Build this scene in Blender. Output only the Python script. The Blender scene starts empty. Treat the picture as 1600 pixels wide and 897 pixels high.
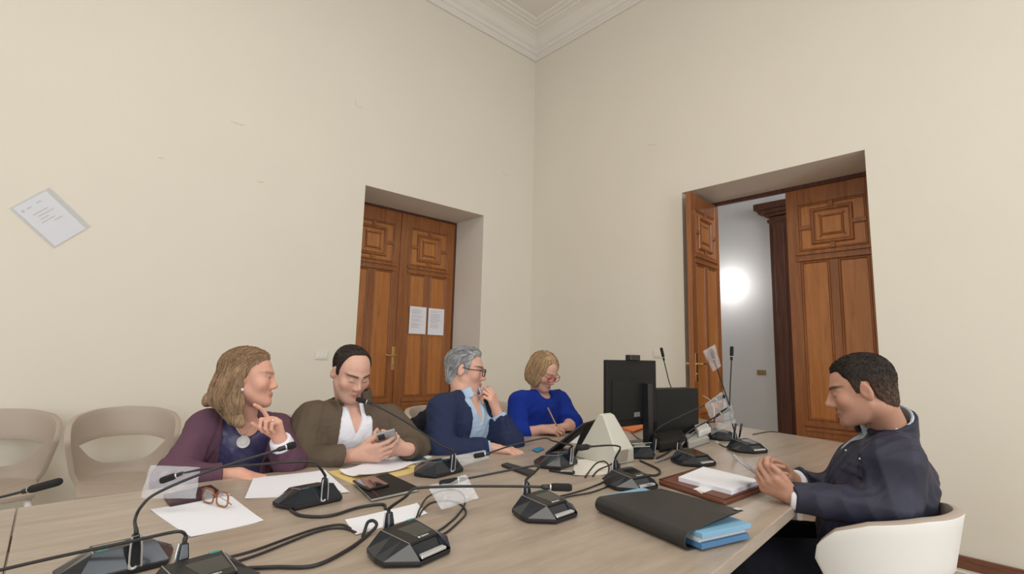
import bpy, bmesh, math, random
import numpy as np
from mathutils import Vector, Matrix, Euler

# ------------------------------------------------------------------ camera, light, exposure
scene = bpy.context.scene
COL = scene.collection
FOC = 785.8                      # focal length in pixels of the 1600 x 897 frame
CAM = np.array([-4.1644, -4.2586, 1.22])
YAW, PITCH, ROLL = 0.8354, 0.1302, 0.0244
FW = np.array([math.cos(PITCH) * math.cos(YAW), math.cos(PITCH) * math.sin(YAW), math.sin(PITCH)])
_r = np.array([math.sin(YAW), -math.cos(YAW), 0.0])
_u = np.cross(_r, FW)
RT = math.cos(ROLL) * _r + math.sin(ROLL) * _u
UP = -math.sin(ROLL) * _r + math.cos(ROLL) * _u

cam_data = bpy.data.cameras.new('camera')
cam = bpy.data.objects.new('camera', cam_data)
COL.objects.link(cam)
cam_data.sensor_fit = 'HORIZONTAL'
cam_data.sensor_width = 36.0
cam_data.lens = 36.0 * FOC / 1600.0
cam_data.clip_start = 0.02
cam.matrix_world = Matrix(((RT[0], UP[0], -FW[0], CAM[0]), (RT[1], UP[1], -FW[1], CAM[1]),
                           (RT[2], UP[2], -FW[2], CAM[2]), (0, 0, 0, 1)))
scene.camera = cam
scene.view_settings.view_transform = 'Standard'
scene.view_settings.look = 'None'
scene.view_settings.exposure = 0.0
scene.view_settings.gamma = 1.0
scene.view_settings.use_curve_mapping = False

world = bpy.data.worlds.new('world')
scene.world = world
world.use_nodes = True
world.node_tree.nodes['Background'].inputs[0].default_value = (0.80, 0.88, 1.0, 1)
world.node_tree.nodes['Background'].inputs[1].default_value = 0.6


def area_light(name, loc, target, sx, sy, power, color):
    d = bpy.data.lights.new(name, 'AREA')
    d.shape = 'RECTANGLE'
    d.size, d.size_y = sx, sy
    d.energy = power
    d.color = color
    o = bpy.data.objects.new(name, d)
    COL.objects.link(o)
    o.location = loc
    o.rotation_euler = (Vector(target) - Vector(loc)).to_track_quat('-Z', 'Y').to_euler()
    return o


# two tall windows behind the camera, one on the far left, and the room's own ceiling lamps
area_light('window_daylight', (-2.2, -7.35, 2.3), (-2.2, 0, 2.0), 1.5, 2.9, 78, (0.93, 0.96, 1.0))
area_light('window_daylight', (-5.8, -7.35, 2.3), (-5.6, 0, 2.0), 1.5, 2.9, 78, (0.93, 0.96, 1.0))
area_light('window_daylight', (-8.35, -3.4, 2.3), (0, -3.4, 1.9), 1.6, 2.9, 60, (0.93, 0.96, 1.0))
area_light('ceiling_lamp', (-3.9, -3.7, 4.7), (-3.9, -3.7, 0), 2.4, 2.4, 68, (1.0, 0.94, 0.84))

area_light('corridor_fill', (1.3, -3.9, 3.0), (2.2, -1.0, 1.2), 1.0, 1.0, 24, (0.97, 0.98, 1.0))  # added fill light, hidden by the shut leaf, brightens the corridor; no real fixture

# ------------------------------------------------------------------ helpers


def at(px, py, depth=None, z=None, x=None, y=None):
    d = FW + (px - 800) / FOC * RT - (py - 448.5) / FOC * UP
    if z is not None:
        t = (z - CAM[2]) / d[2]
    elif x is not None:
        t = (x - CAM[0]) / d[0]
    elif y is not None:
        t = (y - CAM[1]) / d[1]
    else:
        t = depth
    return CAM + t * d


def nrm(v):
    v = np.asarray(v, float)
    return v / np.linalg.norm(v)


def mat(name, color, rough=0.5, metal=0.0, bump=0.0, bscale=200.0, var=0.0, vscale=6.0, coat=0.0, spec=0.5,
        trans=0.0, alpha=1.0, emit=None, estr=0.0, sheen=0.0, aniso=None):
    m = bpy.data.materials.new(name)
    m.use_nodes = True
    nt = m.node_tree
    b = nt.nodes['Principled BSDF']
    b.inputs['Base Color'].default_value = (*color, 1)
    b.inputs['Roughness'].default_value = rough
    b.inputs['Metallic'].default_value = metal
    b.inputs['Specular IOR Level'].default_value = spec
    b.inputs['Coat Weight'].default_value = coat
    b.inputs['Transmission Weight'].default_value = trans
    b.inputs['Alpha'].default_value = alpha
    if sheen:
        b.inputs['Sheen Weight'].default_value = sheen
    if emit:
        b.inputs['Emission Color'].default_value = (*emit, 1)
        b.inputs['Emission Strength'].default_value = estr
    tc = nt.nodes.new('ShaderNodeTexCoord')
    src = tc.outputs['Object']
    if aniso:
        mp = nt.nodes.new('ShaderNodeMapping')
        mp.inputs['Scale'].default_value = aniso
        nt.links.new(src, mp.inputs['Vector'])
        src = mp.outputs['Vector']
    if var > 0:
        n = nt.nodes.new('ShaderNodeTexNoise')
        n.inputs['Scale'].default_value = vscale
        n.inputs['Detail'].default_value = 5
        r = nt.nodes.new('ShaderNodeMixRGB')
        r.inputs[1].default_value = (*[max(0, c * (1 - var)) for c in color], 1)
        r.inputs[2].default_value = (*[min(1, c * (1 + var)) for c in color], 1)
        nt.links.new(src, n.inputs['Vector'])
        nt.links.new(n.outputs['Fac'], r.inputs[0])
        nt.links.new(r.outputs[0], b.inputs['Base Color'])
    if bump > 0:
        n2 = nt.nodes.new('ShaderNodeTexNoise')
        n2.inputs['Scale'].default_value = bscale
        n2.inputs['Detail'].default_value = 4
        bp = nt.nodes.new('ShaderNodeBump')
        bp.inputs['Strength'].default_value = bump
        bp.inputs['Distance'].default_value = 0.01
        nt.links.new(src, n2.inputs['Vector'])
        nt.links.new(n2.outputs['Fac'], bp.inputs['Height'])
        nt.links.new(bp.outputs['Normal'], b.inputs['Normal'])
    return m


def grain_mat(name, c0, c1, c2, stretch, rough, coat=0.0, bump=0.15, spec=0.5, fine=60):
    """wood: stretched noise through a ramp, with fine pores"""
    m = bpy.data.materials.new(name)
    m.use_nodes = True
    nt = m.node_tree
    b = nt.nodes['Principled BSDF']
    b.inputs['Roughness'].default_value = rough
    b.inputs['Coat Weight'].default_value = coat
    b.inputs['Specular IOR Level'].default_value = spec
    tc = nt.nodes.new('ShaderNodeTexCoord')
    mp = nt.nodes.new('ShaderNodeMapping')
    mp.inputs['Scale'].default_value = stretch
    nt.links.new(tc.outputs['Object'], mp.inputs['Vector'])
    n = nt.nodes.new('ShaderNodeTexNoise')
    n.inputs['Scale'].default_value = 7
    n.inputs['Detail'].default_value = 6
    n.inputs['Distortion'].default_value = 0.6
    nt.links.new(mp.outputs[0], n.inputs['Vector'])
    n2 = nt.nodes.new('ShaderNodeTexNoise')
    n2.inputs['Scale'].default_value = fine
    n2.inputs['Detail'].default_value = 3
    nt.links.new(mp.outputs[0], n2.inputs['Vector'])
    mx = nt.nodes.new('ShaderNodeMath')
    mx.operation = 'MULTIPLY_ADD'
    mx.inputs[1].default_value = 0.35
    nt.links.new(n2.outputs['Fac'], mx.inputs[0])
    mu = nt.nodes.new('ShaderNodeMath')
    mu.operation = 'MULTIPLY'
    mu.inputs[1].default_value = 0.72
    nt.links.new(n.outputs['Fac'], mu.inputs[0])
    nt.links.new(mu.outputs[0], mx.inputs[2])
    rp = nt.nodes.new('ShaderNodeValToRGB')
    rp.color_ramp.elements[0].position = 0.32
    rp.color_ramp.elements[0].color = (*c0, 1)
    rp.color_ramp.elements[1].position = 0.72
    rp.color_ramp.elements[1].color = (*c2, 1)
    e = rp.color_ramp.elements.new(0.52)
    e.color = (*c1, 1)
    nt.links.new(mx.outputs[0], rp.inputs[0])
    nt.links.new(rp.outputs[0], b.inputs['Base Color'])
    bp = nt.nodes.new('ShaderNodeBump')
    bp.inputs['Strength'].default_value = bump
    bp.inputs['Distance'].default_value = 0.004
    nt.links.new(mx.outputs[0], bp.inputs['Height'])
    nt.links.new(bp.outputs['Normal'], b.inputs['Normal'])
    return m


def attr_mat(name, rough=0.5, sss=0.0, bump=0.0, bscale=300, spec=0.4):
    m = bpy.data.materials.new(name)
    m.use_nodes = True
    nt = m.node_tree
    b = nt.nodes['Principled BSDF']
    a = nt.nodes.new('ShaderNodeAttribute')
    a.attribute_name = 'tone'
    b.inputs['Roughness'].default_value = rough
    b.inputs['Specular IOR Level'].default_value = spec
    tc = nt.nodes.new('ShaderNodeTexCoord')
    n = nt.nodes.new('ShaderNodeTexNoise')
    n.inputs['Scale'].default_value = 45
    n.inputs['Detail'].default_value = 4
    nt.links.new(tc.outputs['Object'], n.inputs['Vector'])
    mp = nt.nodes.new('ShaderNodeMapRange')
    mp.inputs[3].default_value = 0.9
    mp.inputs[4].default_value = 1.1
    nt.links.new(n.outputs['Fac'], mp.inputs[0])
    mm = nt.nodes.new('ShaderNodeVectorMath')
    mm.operation = 'SCALE'
    nt.links.new(a.outputs['Color'], mm.inputs[0])
    nt.links.new(mp.outputs[0], mm.inputs['Scale'])
    nt.links.new(mm.outputs[0], b.inputs['Base Color'])
    if sss:
        b.inputs['Subsurface Weight'].default_value = sss
        b.inputs['Subsurface Radius'].default_value = (1.0, 0.4, 0.2)
        b.inputs['Subsurface Scale'].default_value = 0.008
    if bump:
        n2 = nt.nodes.new('ShaderNodeTexNoise')
        n2.inputs['Scale'].default_value = bscale
        nt.links.new(tc.outputs['Object'], n2.inputs['Vector'])
        bp = nt.nodes.new('ShaderNodeBump')
        bp.inputs['Strength'].default_value = bump
        bp.inputs['Distance'].default_value = 0.003
        nt.links.new(n2.outputs['Fac'], bp.inputs['Height'])
        nt.links.new(bp.outputs['Normal'], b.inputs['Normal'])
    return m


def spline(pts, n=8):
    """Catmull-Rom through the points"""
    P = [np.asarray(p, float) for p in pts]
    if len(P) < 3:
        return P
    Q = [2 * P[0] - P[1]] + P + [2 * P[-1] - P[-2]]
    out = []
    for i in range(1, len(Q) - 2):
        p0, p1, p2, p3 = Q[i - 1:i + 3]
        for k in range(n):
            t = k / n
            out.append(0.5 * (2 * p1 + (p2 - p0) * t + (2 * p0 - 5 * p1 + 4 * p2 - p3) * t * t + (3 * p1 - p0 - 3 * p2 + p3) * t ** 3))
    out.append(P[-1])
    return out


class MB:
    """collects geometry for one mesh"""

    def __init__(self):
        self.v, self.f, self.mi = [], [], []
        self.M = None
        self.slot = 0

    def add(self, vs, fs):
        o = len(self.v)
        for p in vs:
            if self.M is not None:
                p = self.M @ Vector(p)
            self.v.append(tuple(float(c) for c in p))
        for f in fs:
            self.f.append([o + i for i in f])
            self.mi.append(self.slot)
        return self

    def box(self, x0, x1, y0, y1, z0, z1):
        vs = [(x, y, z) for x in (x0, x1) for y in (y0, y1) for z in (z0, z1)]
        return self.add(vs, [(0, 1, 3, 2), (4, 6, 7, 5), (0, 4, 5, 1), (2, 3, 7, 6), (0, 2, 6, 4), (1, 5, 7, 3)])

    def cbox(self, c, s):
        return self.box(c[0] - s[0] / 2, c[0] + s[0] / 2, c[1] - s[1] / 2, c[1] + s[1] / 2, c[2] - s[2] / 2, c[2] + s[2] / 2)

    def loft(self, rings, caps=True, closed=True):
        n = len(rings[0])
        vs = [p for r in rings for p in r]
        fs = []
        for i in range(len(rings) - 1):
            for j in range(n if closed else n - 1):
                a, b = i * n + j, i * n + (j + 1) % n
                fs.append((a, b, b + n, a + n))
        if caps:
            fs.append(tuple(range(n))[::-1])
            fs.append(tuple((len(rings) - 1) * n + j for j in range(n)))
        return self.add(vs, fs)

    def prism(self, poly, z0, z1):
        return self.loft([[(x, y, z0) for x, y in poly], [(x, y, z1) for x, y in poly]])

    def tube(self, pts, r, seg=8, smooth=6, flat=1.0):
        P = spline(pts, smooth) if smooth else [np.asarray(p, float) for p in pts]
        n = len(P)
        if callable(r):
            R = [r(i / (n - 1)) for i in range(n)]
        elif np.isscalar(r):
            R = [r] * n
        else:
            R = list(np.interp(np.linspace(0, 1, n), np.linspace(0, 1, len(r)), r))
        rings = []
        t0 = nrm(P[1] - P[0])
        a = np.array([0, 0, 1.0]) if abs(t0[2]) < 0.9 else np.array([1.0, 0, 0])
        s = nrm(np.cross(t0, a))
        for i in range(n):
            t = P[min(i + 1, n - 1)] - P[max(i - 1, 0)]
            if np.linalg.norm(t) < 1e-9:
                t = t0
            t = nrm(t)
            s = nrm(s - t * (s @ t))
            b = np.cross(t, s)
            rings.append([P[i] + R[i] * (math.cos(q) * s + flat * math.sin(q) * b) for q in [2 * math.pi * k / seg for k in range(seg)]])
        return self.loft(rings)

    def lathe(self, prof, c=(0, 0, 0), axis=(0, 0, 1), seg=20):
        ax = nrm(axis)
        a = np.array([1.0, 0, 0]) if abs(ax[0]) < 0.9 else np.array([0, 1.0, 0])
        s = nrm(np.cross(ax, a))
        b = np.cross(ax, s)
        c = np.asarray(c, float)
        return self.loft([[c + ax * h + r * (math.cos(q) * s + math.sin(q) * b) for q in [2 * math.pi * k / seg for k in range(seg)]] for r, h in prof])

    def sheet(self, grid, thick):
        """grid of points (rows of rows); given real thickness downward"""
        R, C = len(grid), len(grid[0])
        top = [p for r in grid for p in r]
        bot = [(p[0], p[1], p[2] - thick) for p in top]
        fs = []
        N = R * C
        for i in range(R - 1):
            for j in range(C - 1):
                a = i * C + j
                fs.append((a, a + 1, a + C + 1, a + C))
                fs.append((N + a, N + a + C, N + a + C + 1, N + a + 1))
        edge = [j for j in range(C)] + [i * C + C - 1 for i in range(1, R)] + [(R - 1) * C + j for j in range(C - 2, -1, -1)] + [i * C for i in range(R - 2, 0, -1)]
        for k in range(len(edge)):
            a, b = edge[k], edge[(k + 1) % len(edge)]
            fs.append((b, a, N + a, N + b))
        return self.add(top + bot, fs)

    def build(self, name, mats, parent=None, smooth=False, bevel=0.0, bseg=2, origin=None, fixn=True, angle=40):
        me = bpy.data.meshes.new(name)
        V = np.array(self.v)
        if origin is not None:
            V = V - np.asarray(origin)
        me.from_pydata([tuple(p) for p in V], [], self.f)
        if not isinstance(mats, (list, tuple)):
            mats = [mats]
        for m in mats:
            me.materials.append(m)
        for p, k in zip(me.polygons, self.mi):
            p.material_index = k
        if fixn:
            bm = bmesh.new()
            bm.from_mesh(me)
            bmesh.ops.recalc_face_normals(bm, faces=bm.faces)
            bm.to_mesh(me)
            bm.free()
        if smooth:
            for p in me.polygons:
                p.use_smooth = True
        me.update()
        o = bpy.data.objects.new(name, me)
        COL.objects.link(o)
        if origin is not None:
            o.location = Vector(origin)
        if parent is not None:
            o.parent = parent
        if bevel > 0:
            b = o.modifiers.new('bevel', 'BEVEL')
            b.width = bevel
            b.segments = bseg
            b.limit_method = 'ANGLE'
            b.angle_limit = math.radians(angle)
            b.harden_normals = False
        return o


def tag(o, label=None, cat=None, group=None, kind=None):
    if label:
        o['label'] = label
    if cat:
        o['category'] = cat
    if group:
        o['group'] = group
    if kind:
        o['kind'] = kind
    return o


def thing(name, label, cat, loc=(0, 0, 0), rz=0.0, group=None, rot=None):
    o = bpy.data.objects.new(name, None)
    o.empty_display_size = 0.05
    COL.objects.link(o)
    o.location = Vector(loc)
    o.rotation_euler = rot if rot is not None else (0, 0, rz)
    return tag(o, label, cat, group)


def world_inv(root):
    return (Matrix.LocRotScale(root.location, root.rotation_euler, None)).inverted()


def wpart(mb, name, mats, root, **k):
    """a part whose geometry was written in world coordinates"""
    M = world_inv(root)
    mb.v = [tuple(M @ Vector(p)) for p in mb.v]
    return mb.build(name, mats, root, **k)


def solo(mb, name, mats, label, cat, group=None, **k):
    V = np.array(mb.v)
    c = (V.min(0) + V.max(0)) / 2
    c[2] = V[:, 2].min()
    return tag(mb.build(name, mats, None, origin=c, **k), label, cat, group)


def frame_rot(xa, za):
    """rotation matrix whose local x is xa and whose local z is close to za"""
    x = nrm(xa)
    z = nrm(np.asarray(za, float) - x * (x @ np.asarray(za, float)))
    y = np.cross(z, x)
    return Matrix(((x[0], y[0], z[0]), (x[1], y[1], z[1]), (x[2], y[2], z[2])))


def text_mesh(name, body, size, m, parent, loc, rot, extrude=0.0003, align='CENTER'):
    cu = bpy.data.curves.new(name, 'FONT')
    cu.body = body
    cu.size = size
    cu.extrude = extrude
    cu.align_x = align
    cu.align_y = 'CENTER'
    tmp = bpy.data.objects.new(name, cu)
    COL.objects.link(tmp)
    dg = bpy.context.evaluated_depsgraph_get()
    me = bpy.data.meshes.new_from_object(tmp.evaluated_get(dg))
    bpy.data.objects.remove(tmp)
    me.materials.clear()
    me.materials.append(m)
    o = bpy.data.objects.new(name, me)
    COL.objects.link(o)
    o.parent = parent
    o.location = loc
    o.rotation_euler = rot
    return o


# ------------------------------------------------------------------ materials
M = {}
M['wall'] = mat('wall_paint', (0.76, 0.715, 0.62), 0.85, var=0.03, vscale=1.6, bump=0.05, bscale=90, spec=0.2)
M['reveal'] = mat('reveal_paint', (0.74, 0.695, 0.63), 0.85, var=0.03, vscale=2, spec=0.2)
M['ceil'] = mat('ceiling_paint', (0.78, 0.74, 0.69), 0.9, var=0.03, vscale=2, spec=0.2)
M['corr'] = mat('corridor_paint', (0.72, 0.72, 0.73), 0.6, var=0.02, vscale=2)
M['floor'] = mat('floor_tiles', (0.55, 0.47, 0.37), 0.35, var=0.1, vscale=3)
M['whiteskirt'] = mat('pale_marble', (0.80, 0.77, 0.70), 0.3, var=0.06, vscale=5)
M['base'] = grain_mat('baseboard_wood', (0.10, 0.035, 0.02), (0.16, 0.06, 0.032), (0.21, 0.085, 0.045), (3, 0.6, 8), 0.45)
M['door'] = grain_mat('door_wood', (0.20, 0.064, 0.015), (0.275, 0.095, 0.024), (0.35, 0.13, 0.037), (5, 5, 0.35), 0.38, coat=0.25)
M['doorpanel'] = grain_mat('door_panel_wood', (0.33, 0.115, 0.025), (0.42, 0.155, 0.036), (0.50, 0.195, 0.05), (5, 5, 0.35), 0.36, coat=0.25)
M['darkwood'] = grain_mat('dark_wood', (0.045, 0.014, 0.007), (0.085, 0.026, 0.012), (0.13, 0.045, 0.02), (5, 5, 0.4), 0.6)
M['table'] = grain_mat('table_wood', (0.29, 0.235, 0.182), (0.365, 0.297, 0.234), (0.435, 0.36, 0.288), (0.35, 3.2, 3.2), 0.33, spec=0.5, bump=0.05)
M['brass'] = mat('brass', (0.80, 0.58, 0.24), 0.25, 1.0)
M['steel'] = mat('brushed_steel', (0.62, 0.63, 0.65), 0.3, 1.0)
M['black'] = mat('black_plastic', (0.012, 0.012, 0.014), 0.35, var=0.1)
M['matte'] = mat('matte_black', (0.011, 0.011, 0.011), 0.55, spec=.3, bump=0.1, bscale=400)
M['charcoal'] = mat('charcoal_plastic', (0.022, 0.021, 0.02), 0.42, spec=.4, bump=0.05, bscale=600)
M['facet'] = mat('glossy_black_facet', (0.012, 0.016, 0.022), 0.2, coat=0.15, spec=.45)
M['gloss'] = mat('piano_black', (0.008, 0.008, 0.009), 0.08, coat=0.5)
M['silver'] = mat('silver_plastic', (0.68, 0.69, 0.71), 0.28, 0.7)
M['teal'] = mat('teal_indicator', (0.01, 0.25, 0.22), 0.3)
M['white'] = mat('white_plastic', (0.78, 0.78, 0.76), 0.35)
M['print'] = mat('white_print', (0.75, 0.75, 0.75), 0.5)
M['paper'] = mat('white_paper', (0.80, 0.81, 0.87), 0.7, var=0.015, vscale=10)
M['ink'] = mat('grey_ink', (0.28, 0.28, 0.30), 0.7)
M['palink'] = mat('pale_ink', (0.52, 0.52, 0.54), 0.7)
M['rubber'] = mat('black_rubber', (0.018, 0.017, 0.017), 0.5)
M['foam'] = mat('mic_foam', (0.010, 0.010, 0.011), 0.85, bump=0.5, bscale=900)
M['taupe'] = mat('taupe_shell', (0.44, 0.365, 0.30), 0.5, var=0.03, vscale=4)
M['shellwhite'] = mat('white_shell', (0.78, 0.77, 0.74), 0.4)

# ------------------------------------------------------------------ the room
def structure(o):
    o['kind'] = 'structure'
    return o


DH = 2.727
L0, L1 = -2.170, -0.760          # opening in the left wall (x)
R0, R1 = -3.388, -1.965          # opening in the right wall (y)
TH = 0.57
mb = MB()
mb.box(-8.5, L0, 0, TH, 0, 5.4).box(L1, TH, 0, TH, 0, 5.4).box(L0, L1, 0, TH, DH, 5.4)
wall_left = structure(mb.build('wall_left', M['wall']))
mb = MB()
mb.box(0, TH, -7.5, R0, 0, 5.4).box(0, TH, R1, 0, 0, 5.4).box(0, TH, R0, R1, DH, 5.4)
wall_right = structure(mb.build('wall_right', M['wall']))
# painted reveals inside the two openings (thin plaster linings)
mb = MB()
mb.box(L0, L0 + .001, .0006, .5, 0, DH).box(L1 - .001, L1, .0006, .5, 0, DH).box(L0, L1, .0006, .5, DH - .001, DH)
structure(mb.build('trim_1', M['reveal']))
mb = MB()
mb.box(.0006, .5, R0, R0 + .001, 0, DH).box(.0006, .5, R1 - .001, R1, 0, DH).box(.0006, .5, R0, R1, DH - .001, DH)
structure(mb.build('trim_2', M['reveal']))
mb = MB()
mb.box(-8.9, 5.0, -7.9, 1.0, -0.1, 0)
structure(mb.build('floor', M['floor']))
mb = MB()
mb.box(-8.9, .6, -7.9, .6, 5.145, 5.4)
structure(mb.build('ceiling', M['ceil']))
# back walls with window openings, out of the frame
mb = MB()
mb.box(-8.9, -6.65, -7.75, -7.5, 0, 5.4).box(-4.95, -3.05, -7.75, -7.5, 0, 5.4).box(-1.35, .57, -7.75, -7.5, 0, 5.4)
for a, b in ((-6.65, -4.95), (-3.05, -1.35)):
    mb.box(a, b, -7.75, -7.5, 0, .7).box(a, b, -7.75, -7.5, 3.9, 5.4)
structure(mb.build('wall_back', M['wall']))
mb = MB()
mb.box(-8.75, -8.5, -7.5, -4.3, 0, 5.4).box(-8.75, -8.5, -2.5, .57, 0, 5.4).box(-8.75, -8.5, -4.3, -2.5, 0, .7).box(-8.75, -8.5, -4.3, -2.5, 3.9, 5.4)
structure(mb.build('wall_front', M['wall']))

# plaster cornice running along both walls: profile (distance from the wall, height)
prof = [(0.0, 4.875), (.022, 4.875), (.030, 4.885), (.030, 4.903), (.020, 4.912), (.020, 4.945), (.045, 4.955), (.052, 4.975), (.052, 4.99),
        (.075, 5.0), (.10, 5.02), (.13, 5.052), (.17, 5.078), (.215, 5.092), (.245, 5.097), (.25, 5.108), (.29, 5.112), (.30, 5.12), (.345, 5.124), (.35, 5.146), (0, 5.146)]
mb = MB()
ring = lambda fx: [fx(a, z) for a, z in prof]
mb.loft([ring(lambda a, z: (-8.5, -a, z)), ring(lambda a, z: (-a, -a, z)), ring(lambda a, z: (-a, -7.5, z))])
structure(mb.build('trim_3', M['ceil'], bevel=.003, bseg=1))

# skirting: brown board over a pale plinth line on the floor
mb = MB()
mb.box(-.018, 0, -7.5, R0, .0, .085)
structure(mb.build('baseboard_right', M['base'], bevel=.004))
mb = MB()
mb.box(-.018, 0, R1, 0, .0, .085)
structure(mb.build('baseboard_right', M['base'], bevel=.004))
mb = MB()
mb.box(-.07, -.018, -7.5, R0, 0, .012)
structure(mb.build('trim_4', M['whiteskirt'], bevel=.004))
mb = MB()
mb.box(-8.5, L0, -.018, 0, 0, .085).box(L1, -.018, -.018, 0, 0, .085)
structure(mb.build('baseboard_left', M['base'], bevel=.004))

# hairline cracks and old plaster patches in the paint
M['crack'] = mat('plaster_crack', (0.60, 0.54, 0.43), 0.9)
def wall_tube(pts, r, name):
    b = MB()
    b.tube(pts, r, 5, 4)
    return structure(b.build(name, M['crack']))
b = MB()
for P in ([at(360, 190, y=0), at(364, 191, y=0), at(372, 194, y=0), at(382, 196, y=0)], [at(556, 154, y=0), at(555, 160, y=0), at(558, 166, y=0), at(567, 168, y=0)],
          [at(403, 283, y=0), at(408, 285, y=0), at(412, 284, y=0)], [at(247, 246, y=0), at(252, 247, y=0), at(255, 248, y=0)], [at(785, 270, y=0), at(790, 273, y=0), at(796, 274, y=0)]):
    b.tube(P, .0022, 5, 4)
structure(b.build('trim_5', M['crack']))
b = MB()
b.tube([at(1012, 226, x=0), at(1018, 227, x=0), at(1026, 225, x=0)], .0022, 5, 4)
structure(b.build('trim_6', M['crack']))


def door_leaf(root, w, h, name='leaf'):
    """carved double-sided leaf: local x 0..w, z 0..h, thickness about y = 0"""
    t = .022
    b = MB()
    b.slot = 1
    b.box(.02, w - .02, -.011, .011, .02, h - .02)          # recessed panel field
    b.slot = 0
    st = .095
    b.box(0, st, -t, t, 0, h).box(w - st, w, -t, t, 0, h)
    zr = [0, .16, .60, .735, 2.05, 2.14, h - .14, h]
    for a, c in ((zr[0], zr[1]), (zr[2], zr[3]), (zr[4], zr[5]), (zr[6], zr[7])):
        b.box(st, w - st, -t, t, a, c)
    cx = w / 2
    b.box(cx - .03, cx + .03, -t, t, zr[3], zr[4])
    b.box(cx - .03, cx + .03, -t, t, zr[1], zr[2])
    for s in (-1, 1):
        def mould(x0, x1, z0, z1, d=.010, y0=t):
            b.box(x0, x1, min(s * (y0 - .008), s * (y0 + d)), max(s * (y0 - .008), s * (y0 + d)), z0, z1)
        mould(st - .03, w - st + .03, zr[4] + .055, zr[4] + .085, .016)
        mould(st - .03, w - st + .03, zr[4] + .004, zr[4] + .028, .012)
        mould(st - .03, w - st + .03, zr[3] - .05, zr[3] - .015, .016)
        mould(st - .03, w - st + .03, zr[3] - .09, zr[3] - .065, .010)
        # moulding beads round each panel
        pan = [(st, cx - .03, zr[3], zr[4]), (cx + .03, w - st, zr[3], zr[4]), (st, cx - .03, zr[1], zr[2]), (cx + .03, w - st, zr[1], zr[2]), (st, w - st, zr[5], zr[6])]
        def mframe(x0, x1, z0, z1, fr, d, y0):
            """mitred moulding round a rectangle"""
            rings = []
            for o_, h_ in ((0, -.006), (0, d * .55), (fr * .25, d), (fr * .6, d), (fr * .8, d * .5), (fr, d * .35), (fr, -.006)):
                y_ = s * (y0 + h_)
                rings.append([(x0 + o_, y_, z0 + o_), (x1 - o_, y_, z0 + o_), (x1 - o_, y_, z1 - o_), (x0 + o_, y_, z1 - o_)])
            b.loft(rings, caps=False)
        for x0, x1, z0, z1 in pan:
            mframe(x0, x1, z0, z1, .020, .012, .011)
        # raised fields of the lower panels
        for x0, x1, z0, z1 in pan[2:4]:
            mould(x0 + .04, x1 - .04, z0 + .05, z1 - .05, .008, .011)
        # carved square with four keys
        x0, x1, z0, z1 = pan[4]
        cz = (z0 + z1) / 2
        S = .155
        fr = .034
        mframe(cx - S, cx + S, cz - S, cz + S, fr, .020, .011)
        S2 = .085
        mframe(cx - S2, cx + S2, cz - S2, cz + S2, .018, .013, .011)
        for sx in (-1, 1):
            for a in ((cx + sx * (S2 + .002) - .008, cx + sx * (S2 + .002) + .008, cz + S2 - .004, cz + S2 + .012), (cx + sx * (S2 + .002) - .008, cx + sx * (S2 + .002) + .008, cz - S2 - .012, cz - S2 + .004)):
                mould(*a, .009, .011)
        b.slot = 1
        mould(cx - S2 + .016, cx + S2 - .016, cz - S2 + .016, cz + S2 - .016, .009, .011)
        b.slot = 0
        for a in ((cx - .018, cx + .018, cz + S - .004, z1 - .003), (cx - .018, cx + .018, z0 + .003, cz - S + .004), (x0 + .003, cx - S + .004, cz - .018, cz + .018), (cx + S - .004, x1 - .003, cz - .018, cz + .018)):
            mould(*a, .018, .011)
    o = b.build(name, [M['door'], M['doorpanel']], root, bevel=.004, bseg=2)
    return o


def lever_handle(root, x, z, side, s=-1):
    """brass plate and lever; s gives the face of the leaf"""
    b = MB()
    y0, y1 = sorted((s * .020, s * .027))
    b.box(x - .02, x + .02, y0, y1, z - .15, z + .09)
    b.lathe([(.011, 0), (.009, .02), (.009, .045)], (x, s * .025, z), (0, s, 0), 12)
    b.tube([(x, s * .066, z), (x + side * .03, s * .07, z + .003), (x + side * .075, s * .07, z - .002), (x + side * .11, s * .066, z + .004)], [.009, .009, .008, .007], 10, 5)
    b.lathe([(.008, 0), (.008, .006)], (x, s * .026, z - .085), (0, s, 0), 12)
    b.build('handle', M['brass'], root, smooth=False, bevel=.002)


# closed double door of the left wall
d1 = thing('door_1', 'closed carved wooden double door between the two men on the left', 'door', (0, .5, 0))
structure(d1)
LEAFH = 2.70
lw = (L1 - L0 - .05) / 2
b = MB()
b.box(L0, L0 + .025, .0, .05, 0, DH).box(L1 - .025, L1, .0, .05, 0, DH).box(L0 + .025, L1 - .025, .0, .05, LEAFH, DH)
b.build('frame', M['darkwood'], d1)
for k, x in ((0, L0 + .025), (1, L0 + .025 + lw + .004)):
    e = door_leaf(d1, lw - .004, LEAFH)
    e.location = (x, .024, 0)
    if k == 1:
        lever_handle(e, -.045 + .0, 1.165, -1)
    else:
        bb = MB()
        bb.box(lw - .03, lw + .018, -.036, -.02, .0, LEAFH)
        bb.build('astragal', M['door'], e, bevel=.006)

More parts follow.
